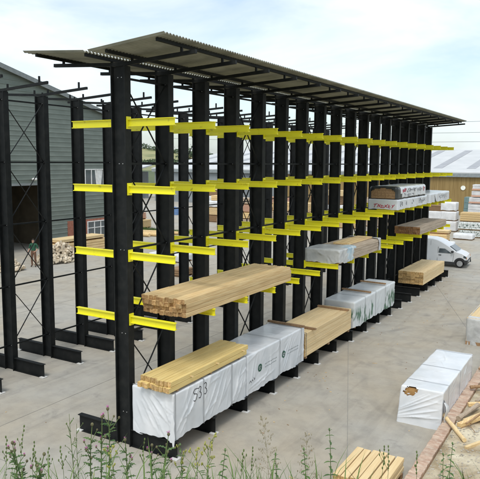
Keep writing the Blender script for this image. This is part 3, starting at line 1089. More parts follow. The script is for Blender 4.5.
db = MB()
rg = random.Random(91)
for _ in range(190):
    if rg.random() < 0.6:
        x, y = rg.gauss(1.9, 1.1), rg.uniform(-2, 28)
    else:
        x, y = rg.uniform(-16, 6), rg.uniform(-5, 30)
    a = rg.uniform(0, PI)
    l_ = rg.uniform(.01, .03) * (2.5 if rg.random() < .06 else 1)
    d = Vector((math.cos(a), math.sin(a), 0)) * l_
    db.bar(Vector((x, y, .006)) - d, Vector((x, y, .008)) + d, rg.uniform(.008, .02), .008, mi=0 if rg.random() < .55 else 1)
o = db.build('yard_litter', [M_WOOD, M_WOODB], fix=False)
o['kind'] = 'stuff'
tag(o, 'wood splinters and chips littering the concrete', 'litter')

# ------------------------------------------------------------------ grey clad building on the left
BX = -26.0                                    # plane of the gable wall that faces the yard
Y0, YR, Y1 = -6.0, 11.0, 28.6
ZE, ZR = 9.75, 14.1
M_CLAD = mat('grey_cladding', (0.14, 0.168, 0.145), 0.6, col2=(0.175, 0.205, 0.178), scale=0.8, rnd=0.05)
M_TRIM = mat('roof_trim', (0.20, 0.22, 0.22), 0.5)
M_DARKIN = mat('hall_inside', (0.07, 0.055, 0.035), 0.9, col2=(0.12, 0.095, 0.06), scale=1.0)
M_BRICKW = mat('red_brick', (0.26, 0.095, 0.06), 0.9, col2=(0.36, 0.15, 0.10), scale=5, rnd=0.12)
M_WINF = mat('white_frame', (0.72, 0.72, 0.70), 0.5)


def glass(name, col):
    M = mat(name, col, 0.08, var=0.15, scale=1.5, spec=0.8)
    return M


M_GLASS = glass('window_glass', (0.09, 0.11, 0.12))
hall = thing('clad_hall', 'grey horizontally clad building with a pitched roof and a dark open doorway', 'building', (BX, 0, 0))


def rake(y):
    return ZE + (ZR - ZE) * (1 - abs(y - YR) / (Y1 - YR))


DOOR = (14.2, 20.9, 0.0, 4.66)
BRICK = (23.2, Y1, 0.0, 1.85)
WIN_U = (25.15, 27.1, 4.35, 5.68)
WIN_L = (25.3, 27.4, 0.25, 1.62)
OPEN = [DOOR, BRICK, WIN_U]
CH = 0.335
i = 0
z = 0.0
while z < ZR - 0.05:
    zt = min(z + CH, ZR)
    # span under the rake at the course's top
    t = 0 if zt <= ZE else (zt - ZE) / (ZR - ZE)
    a, bb = Y0 + (YR - Y0) * t, Y1 - (Y1 - YR) * t
    spans = [(a, bb)]
    for (u0, u1, w0, w1) in OPEN:
        if w0 < zt - 0.05 and w1 > z + 0.05:
            ns = []
            for s0, s1 in spans:
                if u1 <= s0 or u0 >= s1:
                    ns.append((s0, s1))
                else:
                    if u0 > s0: ns.append((s0, u0))
                    if u1 < s1: ns.append((u1, s1))
            spans = ns
    for s0, s1 in spans:
        if s1 - s0 > 0.05:
            MB().prism([(-0.02, z), (0.036, z), (0.036, z + 0.05), (0.014, z + 0.09), (0.008, zt + 0.0), (-0.02, zt + 0.0)], 1, s0, s1).build('cladding_sheet', M_CLAD, hall)
    z = zt
# inner wall sheet behind the cladding (with the openings), side walls, roof, hall interior
wl = MB()
for (u0, u1, w0, w1) in ((Y0, DOOR[0], 0, ZE), (DOOR[0], DOOR[1], DOOR[3], ZE), (DOOR[1], Y1, 0, ZE)):
    wl.box(-0.25, -0.022, u0, u1, w0, w1)
wl.prism([(Y0, ZE), (Y1, ZE), (YR, ZR - 0.02)], 0, -0.25, -0.022)
wl.build('gable_wall', M_CLAD, hall)
MB().box(-30, -0.26, Y1 - 0.2, Y1, 0, ZE).build('side_wall', M_CLAD, hall)
MB().box(-30, -0.26, Y0, Y0 + 0.2, 0, ZE).build('side_wall', M_CLAD, hall)
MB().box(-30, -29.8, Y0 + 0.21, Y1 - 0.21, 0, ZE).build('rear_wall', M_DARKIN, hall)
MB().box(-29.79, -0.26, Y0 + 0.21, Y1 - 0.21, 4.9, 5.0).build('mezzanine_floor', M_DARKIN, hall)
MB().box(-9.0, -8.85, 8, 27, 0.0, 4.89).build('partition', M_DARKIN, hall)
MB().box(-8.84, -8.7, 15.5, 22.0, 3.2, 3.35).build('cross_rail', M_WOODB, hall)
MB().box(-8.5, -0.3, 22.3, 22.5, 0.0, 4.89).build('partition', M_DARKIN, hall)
for s, ya in ((-1, Y0), (1, Y1)):
    ov = 0.35 * s
    ze = ZE - 0.35 * (ZR - ZE) / (Y1 - YR)
    rf = MB().quadbox([(-30.3, ya + ov, ze + 0.02), (0.28, ya + ov, ze + 0.02), (0.28, YR, ZR + 0.02), (-30.3, YR, ZR + 0.02),
                       (-30.3, ya + ov, ze + 0.16), (0.28, ya + ov, ze + 0.16), (0.28, YR, ZR + 0.16), (-30.3, YR, ZR + 0.16)]).build('roof', M_TRIM, hall)
    MB().quadbox([(0.281, ya + ov, ze - 0.12), (0.34, ya + ov, ze - 0.12), (0.34, YR, ZR - 0.12), (0.281, YR, ZR - 0.12),
                  (0.281, ya + ov, ze + 0.2), (0.34, ya + ov, ze + 0.2), (0.34, YR, ZR + 0.2), (0.281, YR, ZR + 0.2)]).build('verge_trim', M_TRIM, rf)
MB().box(0.0, 0.06, DOOR[0], DOOR[1], DOOR[3] - 0.02, DOOR[3] + 0.14).build('door_head', M_TRIM, hall)
for y in (DOOR[0] - 0.1, DOOR[1]):
    MB().box(0.0, 0.07, y, y + 0.1, 0, DOOR[3] + 0.14).build('door_jamb', M_TRIM, hall)
# brick plinth: bricks in courses
pl = MB().box(-0.02, 0.03, BRICK[0], WIN_L[0], 0, BRICK[3]).box(-0.02, 0.03, WIN_L[1], BRICK[1], 0, BRICK[3])
pl.box(-0.02, 0.03, WIN_L[0], WIN_L[1], 0, WIN_L[2]).box(-0.02, 0.03, WIN_L[0], WIN_L[1], WIN_L[3], BRICK[3])
pl.build('brick_plinth', M_BRICKW, hall)


def window(parent, x, u0, u1, w0, w1, nl, transom=None):
    g_ = MB().box(x - 0.03, x, u0, u1, w0, w1).build('window', M_GLASS, parent)
    f = MB()
    t = 0.07
    f.box(x + 0.001, x + 0.06, u0 - t, u0, w0 - t, w1 + t).box(x + 0.001, x + 0.06, u1, u1 + t, w0 - t, w1 + t)
    f.box(x + 0.001, x + 0.06, u0, u1, w0 - t, w0).box(x + 0.001, x + 0.06, u0, u1, w1, w1 + t)
    f.build('frame', M_WINF, g_)
    for k in range(1, nl):
        u = u0 + (u1 - u0) * k / nl
        MB().box(x + 0.002, x + 0.05, u - 0.035, u + 0.035, w0, w1).build('mullion', M_WINF, g_)
    if transom:
        MB().box(x + 0.003, x + 0.045, u0, u1, transom - 0.03, transom + 0.03).build('transom', M_WINF, g_)
    return g_


window(hall, 0.02, *WIN_U, 3)
bl = MB()
bl.quadbox([(0.021, 26.35, 4.36), (0.03, 26.35, 4.36), (0.03, 26.85, 4.36), (0.021, 26.85, 4.36), (0.021, 26.2, 5.66), (0.03, 26.2, 5.66), (0.03, 27.05, 5.66), (0.021, 27.05, 5.66)])
bl.build('blind', M_WINF, hall)
window(hall, 0.035, *WIN_L, 3, 1.15)
lampb = MB().box(0.06, 0.14, 20.05, 20.15, 5.0, 5.15).ball((0.28, 20.0, 5.08), 0.16, 0.24, 0.10, 8, 5)
lampb.build('wall_lamp', M_WINF, hall)

# ------------------------------------------------------------------ warehouse at the end of the yard
WY = 70.0
M_WROOF = mat('pale_roof', (0.50, 0.515, 0.52), 0.7, col2=(0.58, 0.59, 0.595), scale=0.4)
M_SKYL = mat('skylight_sheet', (0.31, 0.32, 0.34), 0.6, col2=(0.38, 0.39, 0.41), scale=0.8)
M_TCLAD = mat('timber_clad', (0.225, 0.15, 0.052), 0.8, col2=(0.32, 0.225, 0.09), scale=1.0, stretch=(6, 6, 0.25), detail=3)
M_GWALL = mat('grey_wall', (0.22, 0.245, 0.26), 0.7, scale=0.5)
M_GUT = mat('gutter', (0.24, 0.27, 0.28), 0.5)
wh = thing('warehouse', 'long timber clad warehouse with a pale roof and grey skylight strips', 'building', (0, WY, 0))
MB().box(-32.0, 14, 0, 24, 0, 4.75).build('wall', M_TCLAD, wh)
MB().box(-55, -32.005, 0.05, 24, 0, 4.75).build('wall', M_GWALL, wh)
MB().box(-55.3, 14.3, -0.35, -0.05, 4.72, 5.18).build('gutter', M_GUT, wh)
rz0, rz1 = 5.18, 8.45
MB().quadbox([(-55.4, -0.3, rz0), (14.4, -0.3, rz0), (14.4, 24, rz1), (-55.4, 24, rz1), (-55.4, -0.3, rz0 + .12), (14.4, -0.3, rz0 + .12), (14.4, 24, rz1 + .12), (-55.4, 24, rz1 + .12)]).build('roof', M_WROOF, wh)
MB().quadbox([(-55.4, 24.01, rz1), (14.4, 24.01, rz1), (14.4, 48, rz0), (-55.4, 48, rz0), (-55.4, 24.01, rz1 + .12), (14.4, 24.01, rz1 + .12), (14.4, 48, rz0 + .12), (-55.4, 48, rz0 + .12)]).build('roof', M_WROOF, wh)
sl = (rz1 - rz0) / 24.3
x = 9.5
while x > -54:
    a, bb = 3.0, 22.5
    MB().quadbox([(x, a, rz0 + .125 + sl * (a + .3)), (x + 1.1, a, rz0 + .125 + sl * (a + .3)), (x + 1.1, bb, rz0 + .125 + sl * (bb + .3)), (x, bb, rz0 + .125 + sl * (bb + .3)),
                  (x, a, rz0 + .16 + sl * (a + .3)), (x + 1.1, a, rz0 + .16 + sl * (a + .3)), (x + 1.1, bb, rz0 + .16 + sl * (bb + .3)), (x, bb, rz0 + .16 + sl * (bb + .3))]).build('skylight', M_SKYL, wh)
    x -= 4.15
disc = MB().prism([(-6.8 + 0.28 * math.cos(2 * PI * k / 16), 3.4 + 0.28 * math.sin(2 * PI * k / 16)) for k in range(16)], 1, -0.09, -0.003)
disc.build('round_light', mat('white_enamel', (0.85, 0.88, 0.82), 0.4), wh)

# small white-roofed shed far behind
shed = thing('open_shed', 'white roofed open shed seen through the racks far behind', 'building', (-66, 72, 0))
for x in (-5, -1.7, 1.7, 5):
    MB().box(x - .1, x + .1, -3, -2.8, 0, 4.3).build('post', M_WINF, shed)
MB().box(-5.5, 5.5, 3, 3.2, 0, 4.6).build('rear_wall', M_GWALL, shed)
MB().quadbox([(-6, -3.6, 4.3), (6, -3.6, 4.3), (6, 3.6, 5.6), (-6, 3.6, 5.6), (-6, -3.6, 4.5), (6, -3.6, 4.5), (6, 3.6, 5.8), (-6, 3.6, 5.8)]).build('roof', M_WROOF, shed)
MB().box(-6, 6, -3.75, -3.61, 4.1, 4.6).build('fascia', M_WINF, shed)


# ------------------------------------------------------------------ far stacks of timber
def far_pack(label, x, y, z, lx, ly, lz, m_, rows=None, group='timber packs standing far behind the rack', base=True, wrapped=False):
    R = thing('timber_stack', label, 'timber pack', (x, y, z), group=group)
    g = random.Random(int(x * 13 + y * 7 + z * 3))
    zb = 0.1 if base else 0.06
    bearers(R, lx, (0.15, ly / 2, ly - 0.15), h=zb, wd=0.1)
    mb = MB()
    if wrapped:
        w_ = Wrap(lx, ly, lz - zb, int(x * 7 + y * 3 + z * 11) % 97, res=0.12, ncr=14, amp=0.03, hem=0.05, r=0.06)
        o = w_.build('wrap', m_, R)
        o.location = (0, 0, zb)
        return R
    rows = rows or max(2, int(lz / 0.13))
    for r_ in range(rows):
        a = zb + (lz - zb) * r_ / rows
        bb = zb + (lz - zb) * (r_ + 1) / rows - 0.02
        ins = g.uniform(0, 0.03)
        mb.box(ins, lx - ins, g.uniform(0, 0.04), ly - g.uniform(0, 0.04), a, bb)
    mb.build('boards', m_, R)
    return R


M_PINKT = mat('pink_timber', (0.46, 0.25, 0.17), 0.8, col2=(0.58, 0.36, 0.26), scale=3, stretch=WOODST)
M_WHITEP = mat('white_packaging', (0.66, 0.67, 0.68), 0.5, scale=2)
M_BLUEP = mat('blue_packaging', (0.12, 0.22, 0.42), 0.5, scale=2)
M_STRIPE = mat('white_green_packs', (0.10, 0.15, 0.13), 0.6, col2=(0.66, 0.68, 0.66), scale=5, stretch=(2, 1, 1.5), lo=0.42, hi=0.5)

far_pack('long tan timber pack behind the white van', -7.2, 38.6, 0.35, 5.6, 1.2, 0.62, M_WOOD, rows=3)
far_pack('low dark bearer layer carrying the long tan pack behind the van', -6.6, 38.6, 0.0, 5.4, 1.2, 0.36, M_WOODB, rows=2)
far_pack('tan board layer lying on top of the long tan pack behind the van', -6.3, 38.7, 0.97, 4.8, 1.0, 0.3, M_WOODL, rows=2)
far_pack('small white packet on the yard just behind the van roof', -1.5, 35.5, 0.0, 1.0, 1.0, 0.75, M_WHITEP, wrapped=True)
far_pack('lower white pack of the pair left of the striped stacks', -4.75, 50.0, 0.0, 1.45, 1.3, 1.0, M_WHITEP, wrapped=True)
far_pack('middle white pack of the pair left of the striped stacks', -4.75, 50.0, 1.0, 1.4, 1.3, 0.9, M_WHITEP, wrapped=True)
far_pack('topmost white pack beside the teal pack at the warehouse', -4.8, 50.0, 1.9, 1.4, 1.3, 0.85, M_WHITEP, wrapped=True)
far_pack('teal pack standing behind the topmost white pack', -3.9, 56.0, 0.0, 2.2, 1.3, 3.0, mat('teal_packaging', (0.16, 0.25, 0.25), 0.6), rows=5)
far_pack('long white and green striped pack at the right edge, on the ground', -2.2, 46.0, 0.0, 6.0, 1.3, 0.62, M_STRIPE, rows=3)
far_pack('second striped white and green pack at the right edge', -2.4, 46.3, 0.62, 6.0, 1.3, 0.62, M_STRIPE, rows=3)
far_pack('low white pack lying before the striped packs', -2.3, 44.0, 0.0, 1.6, 1.2, 0.5, M_WHITEP, wrapped=True)
far_pack('tan timber layer on top of the striped packs', -2.8, 49.0, 1.1, 7.0, 1.3, 0.85, M_WOOD, rows=4)
for q, (dx, zz, nm) in enumerate(((0.0, 2.0, 'lowest'), (0.05, 2.62, 'second'), (0.25, 3.24, 'third'), (0.3, 3.86, 'topmost'))):
    sp_ = far_pack('%s white and brown pack of the tall stack at the right edge' % nm, -2.7 + dx, 52.0, zz - (2.0 if q == 0 else 0), 6.0, 1.3, 0.56 + (2.0 if q == 0 else 0), M_WHITEP, rows=3 if q else 9)
    MB().box(-0.02, 6.02, -0.02, 1.32, 0.005, 0.16).build('brown_layer', M_PINKT, sp_)

# rows of stacks seen through the gaps of the racks
rr = random.Random(12)
cols = [(M_WOOD, 'tan'), (M_WOODL, 'pale'), (M_PINKT, 'reddish'), (M_WHITEP, 'white wrapped'), (M_WOODG, 'weathered'), (M_WOODB, 'brown')]
where = [(-33.5, 36, 'behind the grassy strip'), (-29.5, 45, 'left of the blue barrels'), (-24, 41, 'in the middle row'), (-27.5, 53, 'in the back row'), (-19.5, 44, 'right of the middle'), (-22, 58, 'before the timber wall'),
         (-15.5, 47, 'behind the rack centre'), (-17, 60, 'deep before the timber wall'), (-12, 50, 'behind the far arms'), (-10.5, 62, 'deep behind the far arms'), (-36, 58, 'before the grey wall'), (-42, 63, 'far left before the grey wall'), (-31, 64, 'where grey and timber wall meet')]
for q, (x, y, wtxt) in enumerate(where):
    z = 0
    nl = 2 + (q * 7) % 3
    for l_ in range(nl):
        m_, nm = cols[(q * 5 + l_ * 2) % 6]
        h_ = rr.uniform(0.6, 1.0)
        far_pack('%s timber pack %s, %s' % (nm, wtxt, ('bottom of its stack', 'second of its stack', 'third of its stack', 'top of its stack')[l_]), x + rr.uniform(-.2, .2), y, z, 3.4 + rr.uniform(0, 1.2), 1.2, h_, m_,
                 wrapped=(nm == 'white wrapped'))
        z += h_
far_pack('low tan plank stack before the brick plinth of the grey building', -23.4, 18.6, 0.0, 1.2, 5.0, 0.85, M_WOOD, rows=4)
far_pack('pale sheet pack on the low stack before the brick plinth', -23.4, 18.9, 0.85, 1.2, 4.2, 0.30, M_WOODL, rows=2)
far_pack('flat white sheet pack lying on the yard between the racks', -16.6, 21.2, 0.0, 2.6, 1.3, 0.5, M_WHITEP, wrapped=True)
far_pack('small brown stack on the yard beyond the unroofed rack', -12.0, 17.2, 0.0, 1.0, 1.2, 0.45, M_WOODB, rows=3)
for k, (x, y) in enumerate(((-37.5, 50.2), (-36.6, 50.6), (-35.8, 50.1))):
    bl = MB().tube([(0, 0, 0), (0, 0, 0.02), (0, 0, 0.3), (0, 0, .32), (0, 0, .34), (0, 0, .62), (0, 0, .64), (0, 0, .9)], [.28, .29, .29, .305, .29, .29, .305, .29], 14)
    o = bl.build('barrel', M_BLUEP, None, (x, y, 0))
    tag(o, '%s of three blue barrels behind the grass strip' % ('leftmost', 'middle', 'rightmost')[k], 'barrel', 'blue barrels')
# logs lying on the yard
for k in range(5):
    lg = MB()
    lg.tube([(0.8 * i, 0.10 * math.sin(i * .9 + k), 0.16) for i in range(6)], [.16, .17, .165, .16, .15, .14], 10)
    o = lg.build('log', M_WOOD, None, (-28.4 + 0.3 * k, 31.0 + 0.42 * k, 0), smooth=False)
    o.rotation_euler = (0, 0, 0.05 * k)
    tag(o, '%s barked tan log lying before the grass strip' % ('nearest', 'second nearest', 'middle', 'second farthest', 'farthest')[k], 'log', 'logs on the yard')

# heap of split offcuts beside the doorway
hp_ = MB()
rg = random.Random(4)
M_CHIP = mat('split_offcuts', (0.44, 0.35, 0.24), 0.85, col2=(0.74, 0.66, 0.53), scale=1.2)
for _ in range(420):
    a, r_ = rg.uniform(0, 2 * PI), rg.random() ** 0.6
    x, y = math.cos(a) * r_ * 1.0, math.sin(a) * r_ * 1.9
    z = (1 - r_ ** 1.6) * rg.uniform(0.55, 1.0) * 1.15 + 0.08
    d = Vector((rg.gauss(0, 1), rg.gauss(0, 1), rg.gauss(0, .6))).normalized() * rg.uniform(.10, .2)
    c = Vector((x, y, z))
    hp_.bar(c - d, c + d, rg.uniform(.08, .16), rg.uniform(.06, .13), upv=(0.1, 0.2, 1))
o = hp_.build('offcut_heap', M_CHIP, None, (-20.9, 17.6, 0), fix=False)
o['kind'] = 'stuff'
tag(o, 'heap of pale split offcuts beside the dark doorway', 'wood heap')
hp2 = MB()
for _ in range(90):
    a, r_ = rg.uniform(0, 2 * PI), rg.random() ** 0.6
    c = Vector((math.cos(a) * r_ * .6, math.sin(a) * r_ * .8, (1 - r_) * .7 + .08))
    d = Vector((rg.gauss(0, 1), rg.gauss(0, 1), rg.gauss(0, .5))).normalized() * rg.uniform(.1, .22)
    hp2.bar(c - d, c + d, rg.uniform(.06, .14), rg.uniform(.05, .1), upv=(0.1, 0.2, 1))
o = hp2.build('offcut_heap', M_CHIP, None, (-20.6, 13.6, 0), fix=False)
o['kind'] = 'stuff'
tag(o, 'small heap of offcuts left of the man, in front of the doorway', 'wood heap')
pn = thing('leaning_panel', 'white and teal panel leaning on a trestle in the dark doorway', 'panel', (-21.6, 14.0, 0))
MB().quadbox([(0, 0, 0.25), (0.06, 0, 0.25), (0.06, .55, 0.25), (0, .55, .25), (-.25, 0, 1.45), (-.19, 0, 1.45), (-.19, .55, 1.45), (-.25, .55, 1.45)]).build('sheet', M_WHITEP, pn)
MB().quadbox([(0.065, 0.2, 0.4), (0.075, 0.2, 0.4), (0.075, .4, 0.4), (0.065, .4, .4), (-.165, 0.2, 1.3), (-.155, 0.2, 1.3), (-.155, .4, 1.3), (-.165, .4, 1.3)]).build('teal_strip', mat('teal_packaging', (0.16, 0.25, 0.25)), pn)
for y in (0.05, 0.5):
    MB().bar((0.1, y, 0), (-0.12, y, 1.0), 0.05, 0.05).build('leg', M_WOODB, pn)
    MB().bar((-0.45, y, 0), (-0.2, y, 1.0), 0.05, 0.05).build('leg', M_WOODB, pn)


# ------------------------------------------------------------------ white van
VX, VY = 0.0, 29.15
M_VAN = mat('van_white', (0.74, 0.75, 0.76), 0.25, var=0.03, scale=1)
M_TYRE = mat('tyre', (0.015, 0.015, 0.016), 0.85)
M_BUMP = mat('bumper', (0.035, 0.037, 0.04), 0.6)
M_SILV = mat('wheel_silver', (0.45, 0.46, 0.47), 0.4, metal=0.5)
van = thing('parked_van', 'small white van with a tall rear body parked beyond the far end of the rack', 'van', (VX, VY, 0))
VW = 1.62
VS = 1.04
prof = [(-2.15, 0.30), (-1.72, 0.26), (1.80, 0.22), (1.93, 0.34), (1.93, 0.56), (1.86, 0.74), (1.55, 0.86), (1.10, 0.97), (0.62, 1.29), (0.36, 1.43),
        (0.12, 1.56), (-0.12, 1.65), (-0.42, 1.71), (-1.2, 1.73), (-1.95, 1.69), (-2.12, 1.52), (-2.18, 1.0)]
bd = MB()
n = len(prof)
# stations across the width with tumblehome above the waist
sts = [(0.0, 0.05), (0.04, 0.012), (0.14, 0.0), (VW - 0.14, 0.0), (VW - 0.04, 0.012), (VW, 0.05)]
for yv, ins in sts:
    for (px, pz) in prof:
        cx_, cz_ = -0.1, 0.9
        k = 1 - ins
        tum = 0.0
        if pz > 0.95:
            tum = (pz - 0.95) * 0.13
        yy = yv + (tum if yv < VW / 2 else -tum) * (1 if ins > 0 or True else 0)
        bd.v.append((cx_ + (px - cx_) * k, yy, cz_ + (pz - cz_) * k))
for i in range(len(sts) - 1):
    for k in range(n):
        k2 = (k + 1) % n
        bd.f.append([i * n + k, i * n + k2, (i + 1) * n + k2, (i + 1) * n + k]); bd.mi.append(0)
bd.f.append(list(range(n))); bd.f.append([(len(sts) - 1) * n + k for k in range(n)][::-1]); bd.mi += [0, 0]
bd.build('body', M_VAN, van)


def side(pts, name, m_, t0=-0.012, t1=0.03, parent=van, far=True):
    """panel on the near flank, following its lean"""
    def tl(z): return max(0, (z - 0.95) * 0.13)
    n_ = len(pts)
    mb = MB()
    for t in (t0, t1):
        mb.v += [(u, t + tl(v), v) for u, v in pts]
    mb.f = [list(range(n_)), [n_ + i for i in range(n_)][::-1]] + [[i, (i + 1) % n_, n_ + (i + 1) % n_, n_ + i] for i in range(n_)]
    mb.mi = [0] * len(mb.f)
    o = mb.build(name, m_, parent)
    if far:
        mb2 = MB()
        mb2.v = [(x_, VW - y_, z_) for x_, y_, z_ in mb.v]
        mb2.f, mb2.mi = mb.f, mb.mi
        mb2.build(name, m_, parent)
    return o


dr = side([(-0.04, 0.36), (0.88, 0.36), (0.93, 0.86), (0.45, 1.19), (0.0, 1.19)], 'door', M_VAN, -0.006)
side([(0.02, 0.86), (0.82, 0.86), (0.40, 1.13), (0.06, 1.13)], 'side_window', M_GLASS, -0.014)
side([(0.03, 0.70), (0.19, 0.70), (0.19, 0.74), (0.03, 0.74)], 'door_handle', M_BUMP, -0.024)
side([(-0.06, 0.34), (-0.045, 0.34), (-0.005, 1.22), (-0.02, 1.22)], 'door_seam', M_STRAPD, -0.008)
side([(0.89, 0.36), (0.905, 0.36), (0.955, 0.86), (0.94, 0.86)], 'door_seam', M_STRAPD, -0.008)
side([(1.62, 0.22), (1.95, 0.26), (1.96, 0.50), (1.70, 0.50)], 'bumper', M_BUMP, -0.03)
side([(1.60, 0.64), (1.87, 0.60), (1.85, 0.72), (1.62, 0.78)], 'headlight', M_GLASS, -0.01, 0.2)
side([(-1.7, 0.20), (1.0, 0.20), (1.0, 0.34), (-1.7, 0.34)], 'sill', M_BUMP, -0.004)
side([(0.80, 0.92), (0.93, 0.92), (0.93, 1.03), (0.80, 1.03)], 'wing_mirror', M_BUMP, -0.16)
MB().box(1.90, 1.955, 0.05, VW - 0.05, 0.25, 0.50).build('bumper', M_BUMP, van)
side([(-0.50, 0.36), (-0.485, 0.36), (-0.485, 1.58), (-0.50, 1.58)], 'panel_seam', M_STRAPD, -0.005)
side([(1.885, 0.58), (1.915, 0.56), (1.905, 0.68), (1.875, 0.70)], 'indicator', mat('amber_lens', (0.6, 0.22, 0.03), 0.3), -0.014)
MB().box(1.956, 1.966, 0.55, 1.07, 0.33, 0.44).build('number_plate', M_WINF, van)
ws = MB()
for yv in (0.12, VW - 0.12):
    ws.v += [(1.06, yv, 1.0), (0.66, yv + (0.05 if yv < 1 else -0.05), 1.275), (0.69, yv + (0.05 if yv < 1 else -0.05), 1.30), (1.09, yv, 1.025)]
ws.f = [[0, 1, 5, 4], [1, 2, 6, 5], [2, 3, 7, 6], [3, 0, 4, 7], [0, 1, 2, 3], [4, 5, 6, 7]]
ws.mi = [0] * 6
ws.build('windscreen', M_GLASS, van)
for wx in (1.32, -1.35):
    for yv, s in ((0.0, 1), (VW, -1)):
        a = MB().prism([(wx + 0.36 * math.cos(k * PI / 12), 0.27 + 0.36 * math.sin(k * PI / 12)) for k in range(0, 13)] + [(wx - 0.36, 0.2), (wx + 0.36, 0.2)], 1, yv - 0.008 * s, yv + 0.05 * s)
        a.build('wheel_arch', M_BUMP, van)
        ty = MB().prism([(wx + 0.27 * math.cos(2 * PI * k / 24), 0.27 + 0.27 * math.sin(2 * PI * k / 24)) for k in range(24)], 1, yv - 0.03 * s, yv + 0.16 * s).build('wheel', M_TYRE, van)
        MB().prism([(wx + 0.175 * math.cos(2 * PI * k / 20), 0.27 + 0.175 * math.sin(2 * PI * k / 20)) for k in range(20)], 1, yv - 0.045 * s, yv - 0.02 * s).build('wheel_trim', M_SILV, ty)


for ch in van.children:                           # short blunt nose
    if not ch.name.startswith('wheel'):
        for v_ in ch.data.vertices:
            if v_.co.x > 1.35:
                v_.co.x = 1.35 + (v_.co.x - 1.35) * 0.66
            v_.co.x -= 0.10 * max(0, min(1, (v_.co.y - 0.3) / 1.2)) * max(0, min(1, (v_.co.x - 1.0) / 0.6))


# ------------------------------------------------------------------ man by the doorway
def make_man():
    R = thing('person', 'person in a green shirt and brown trousers standing with back turned before the dark doorway', 'person', (-20.57, 15.25, 0), 0.4)
    V = {'pel': (0, 0, .92, .13, .11), 'wai': (0, 0, 1.08, .13, .10), 'che': (0, .01, 1.30, .165, .115), 'nec': (0, .0, 1.47, .06, .06), 'hd0': (0, -.01, 1.56, .085, .09), 'hd1': (0, -.015, 1.66, .078, .092), 'hd2': (0, -.01, 1.72, .05, .06)}
    E_ = [('pel', 'wai'), ('wai', 'che'), ('che', 'nec'), ('nec', 'hd0'), ('hd0', 'hd1'), ('hd1', 'hd2')]
    for s, t in ((-1, 'l'), (1, 'r')):
        V.update({t + 'hip': (s * .09, 0, .88, .09, .095), t + 'kn': (s * .11, -.02, .49, .062, .065), t + 'an': (s * .12, .02, .10, .043, .048), t + 'to': (s * .14, -.12, .04, .045, .032),
                  t + 'sh': (s * .19, .01, 1.40, .06, .06), t + 'el': (s * .27, .03, 1.13, .045, .046), t + 'wr': (s * .22, -.16, .98, .03, .033), t + 'ha': (s * .19, -.25, .97, .035, .022)})
        E_ += [('pel', t + 'hip'), (t + 'hip', t + 'kn'), (t + 'kn', t + 'an'), (t + 'an', t + 'to'), ('che', t + 'sh'), (t + 'sh', t + 'el'), (t + 'el', t + 'wr'), (t + 'wr', t + 'ha')]
        for f_ in range(4):
            V['%sf%d' % (t, f_)] = (s * (.165 + .017 * f_), -.315 + .008 * abs(f_ - 1.5), .965, .0085, .0085)
            V['%sg%d' % (t, f_)] = (s * (.165 + .015 * f_), -.345 + .008 * abs(f_ - 1.5), .945, .0075, .0075)
            E_ += [(t + 'ha', '%sf%d' % (t, f_)), ('%sf%d' % (t, f_), '%sg%d' % (t, f_))]
        V[t + 'th'] = (s * .14, -.25, .965, .010, .010)
        E_.append((t + 'ha', t + 'th'))
    names = list(V)
    me = bpy.data.meshes.new('body')
    me.from_pydata([V[k][:3] for k in names], [(names.index(a), names.index(b_)) for a, b_ in E_], [])
    o = bpy.data.objects.new('body', me)
    COL.objects.link(o)
    md = o.modifiers.new('s', 'SKIN')
    sv = me.skin_vertices[0].data
    for i_, k in enumerate(names):
        sv[i_].radius = V[k][3:5]
        sv[i_].use_root = (k == 'pel')
    o.modifiers.new('d', 'SUBSURF').levels = 2
    dg = bpy.context.evaluated_depsgraph_get()
    me2 = bpy.data.meshes.new_from_object(o.evaluated_get(dg))
    bpy.data.objects.remove(o)
    me2.materials.clear()
    for x_ in (mat('skin', (0.42, 0.24, 0.17), 0.6), mat('green_shirt', (0.02, 0.09, 0.05), 0.9), mat('brown_trousers', (0.15, 0.08, 0.05), 0.9), mat('dark_hair', (0.03, 0.02, 0.015), 0.8), mat('boots', (0.03, 0.025, 0.02), 0.7)):
        me2.materials.append(x_)
    for p_ in me2.polygons:
        c = p_.center
        arm_ = abs(c.x) > 0.17 and c.z > .9
        if c.z < .10: k = 4
        elif c.z < 1.0 and not (c.y < -0.1 or (abs(c.x) > .2)): k = 2
        elif arm_ and (c.y < -0.02 and c.z < 1.12) or c.y < -.15: k = 0
        elif c.z < 1.47: k = 1
        elif c.z > 1.63 or (c.z > 1.55 and c.y > 0.0): k = 3
        else: k = 0
        p_.material_index = k
        p_.use_smooth = True
    inst(me2, 'body', R)


make_man()

# ------------------------------------------------------------------ hills, trees, wires
M_HILL = mat('hill_fields', (0.10, 0.14, 0.05), 0.95, col2=(0.30, 0.29, 0.14), scale=0.012, detail=3, lo=0.45, hi=0.55)  # distance haze is put into the colour as a paler field tone
hl = MB()
nxh = 60
for j in range(8):
    for i in range(nxh + 1):
        x = -900 + 1500 * i / nxh
        y = 330 + j * 60
        h_ = (j / 7) ** 1.3 * (26 + 9 * math.sin(x * 0.006 + 1.0) + 5 * math.sin(x * 0.017)) * (0.25 + 0.75 * min(1, max(0, (-0.42 - x / y) / 0.2))) * (1 if j else 0) - (0.5 if j == 0 else 0)
        hl.v.append((x, y, h_))
for j in range(7):
    for i in range(nxh):
        q = j * (nxh + 1) + i
        hl.f.append([q, q + 1, q + nxh + 2, q + nxh + 1]); hl.mi.append(0)
struct(hl.build('hill', M_HILL, smooth=True))
M_LEAFF = mat('far_foliage', (0.06, 0.095, 0.05), 0.9, col2=(0.11, 0.15, 0.085), scale=0.2)  # greens lightened to stand in for haze, no air is modelled
wd_ = MB()
rg = random.Random(31)
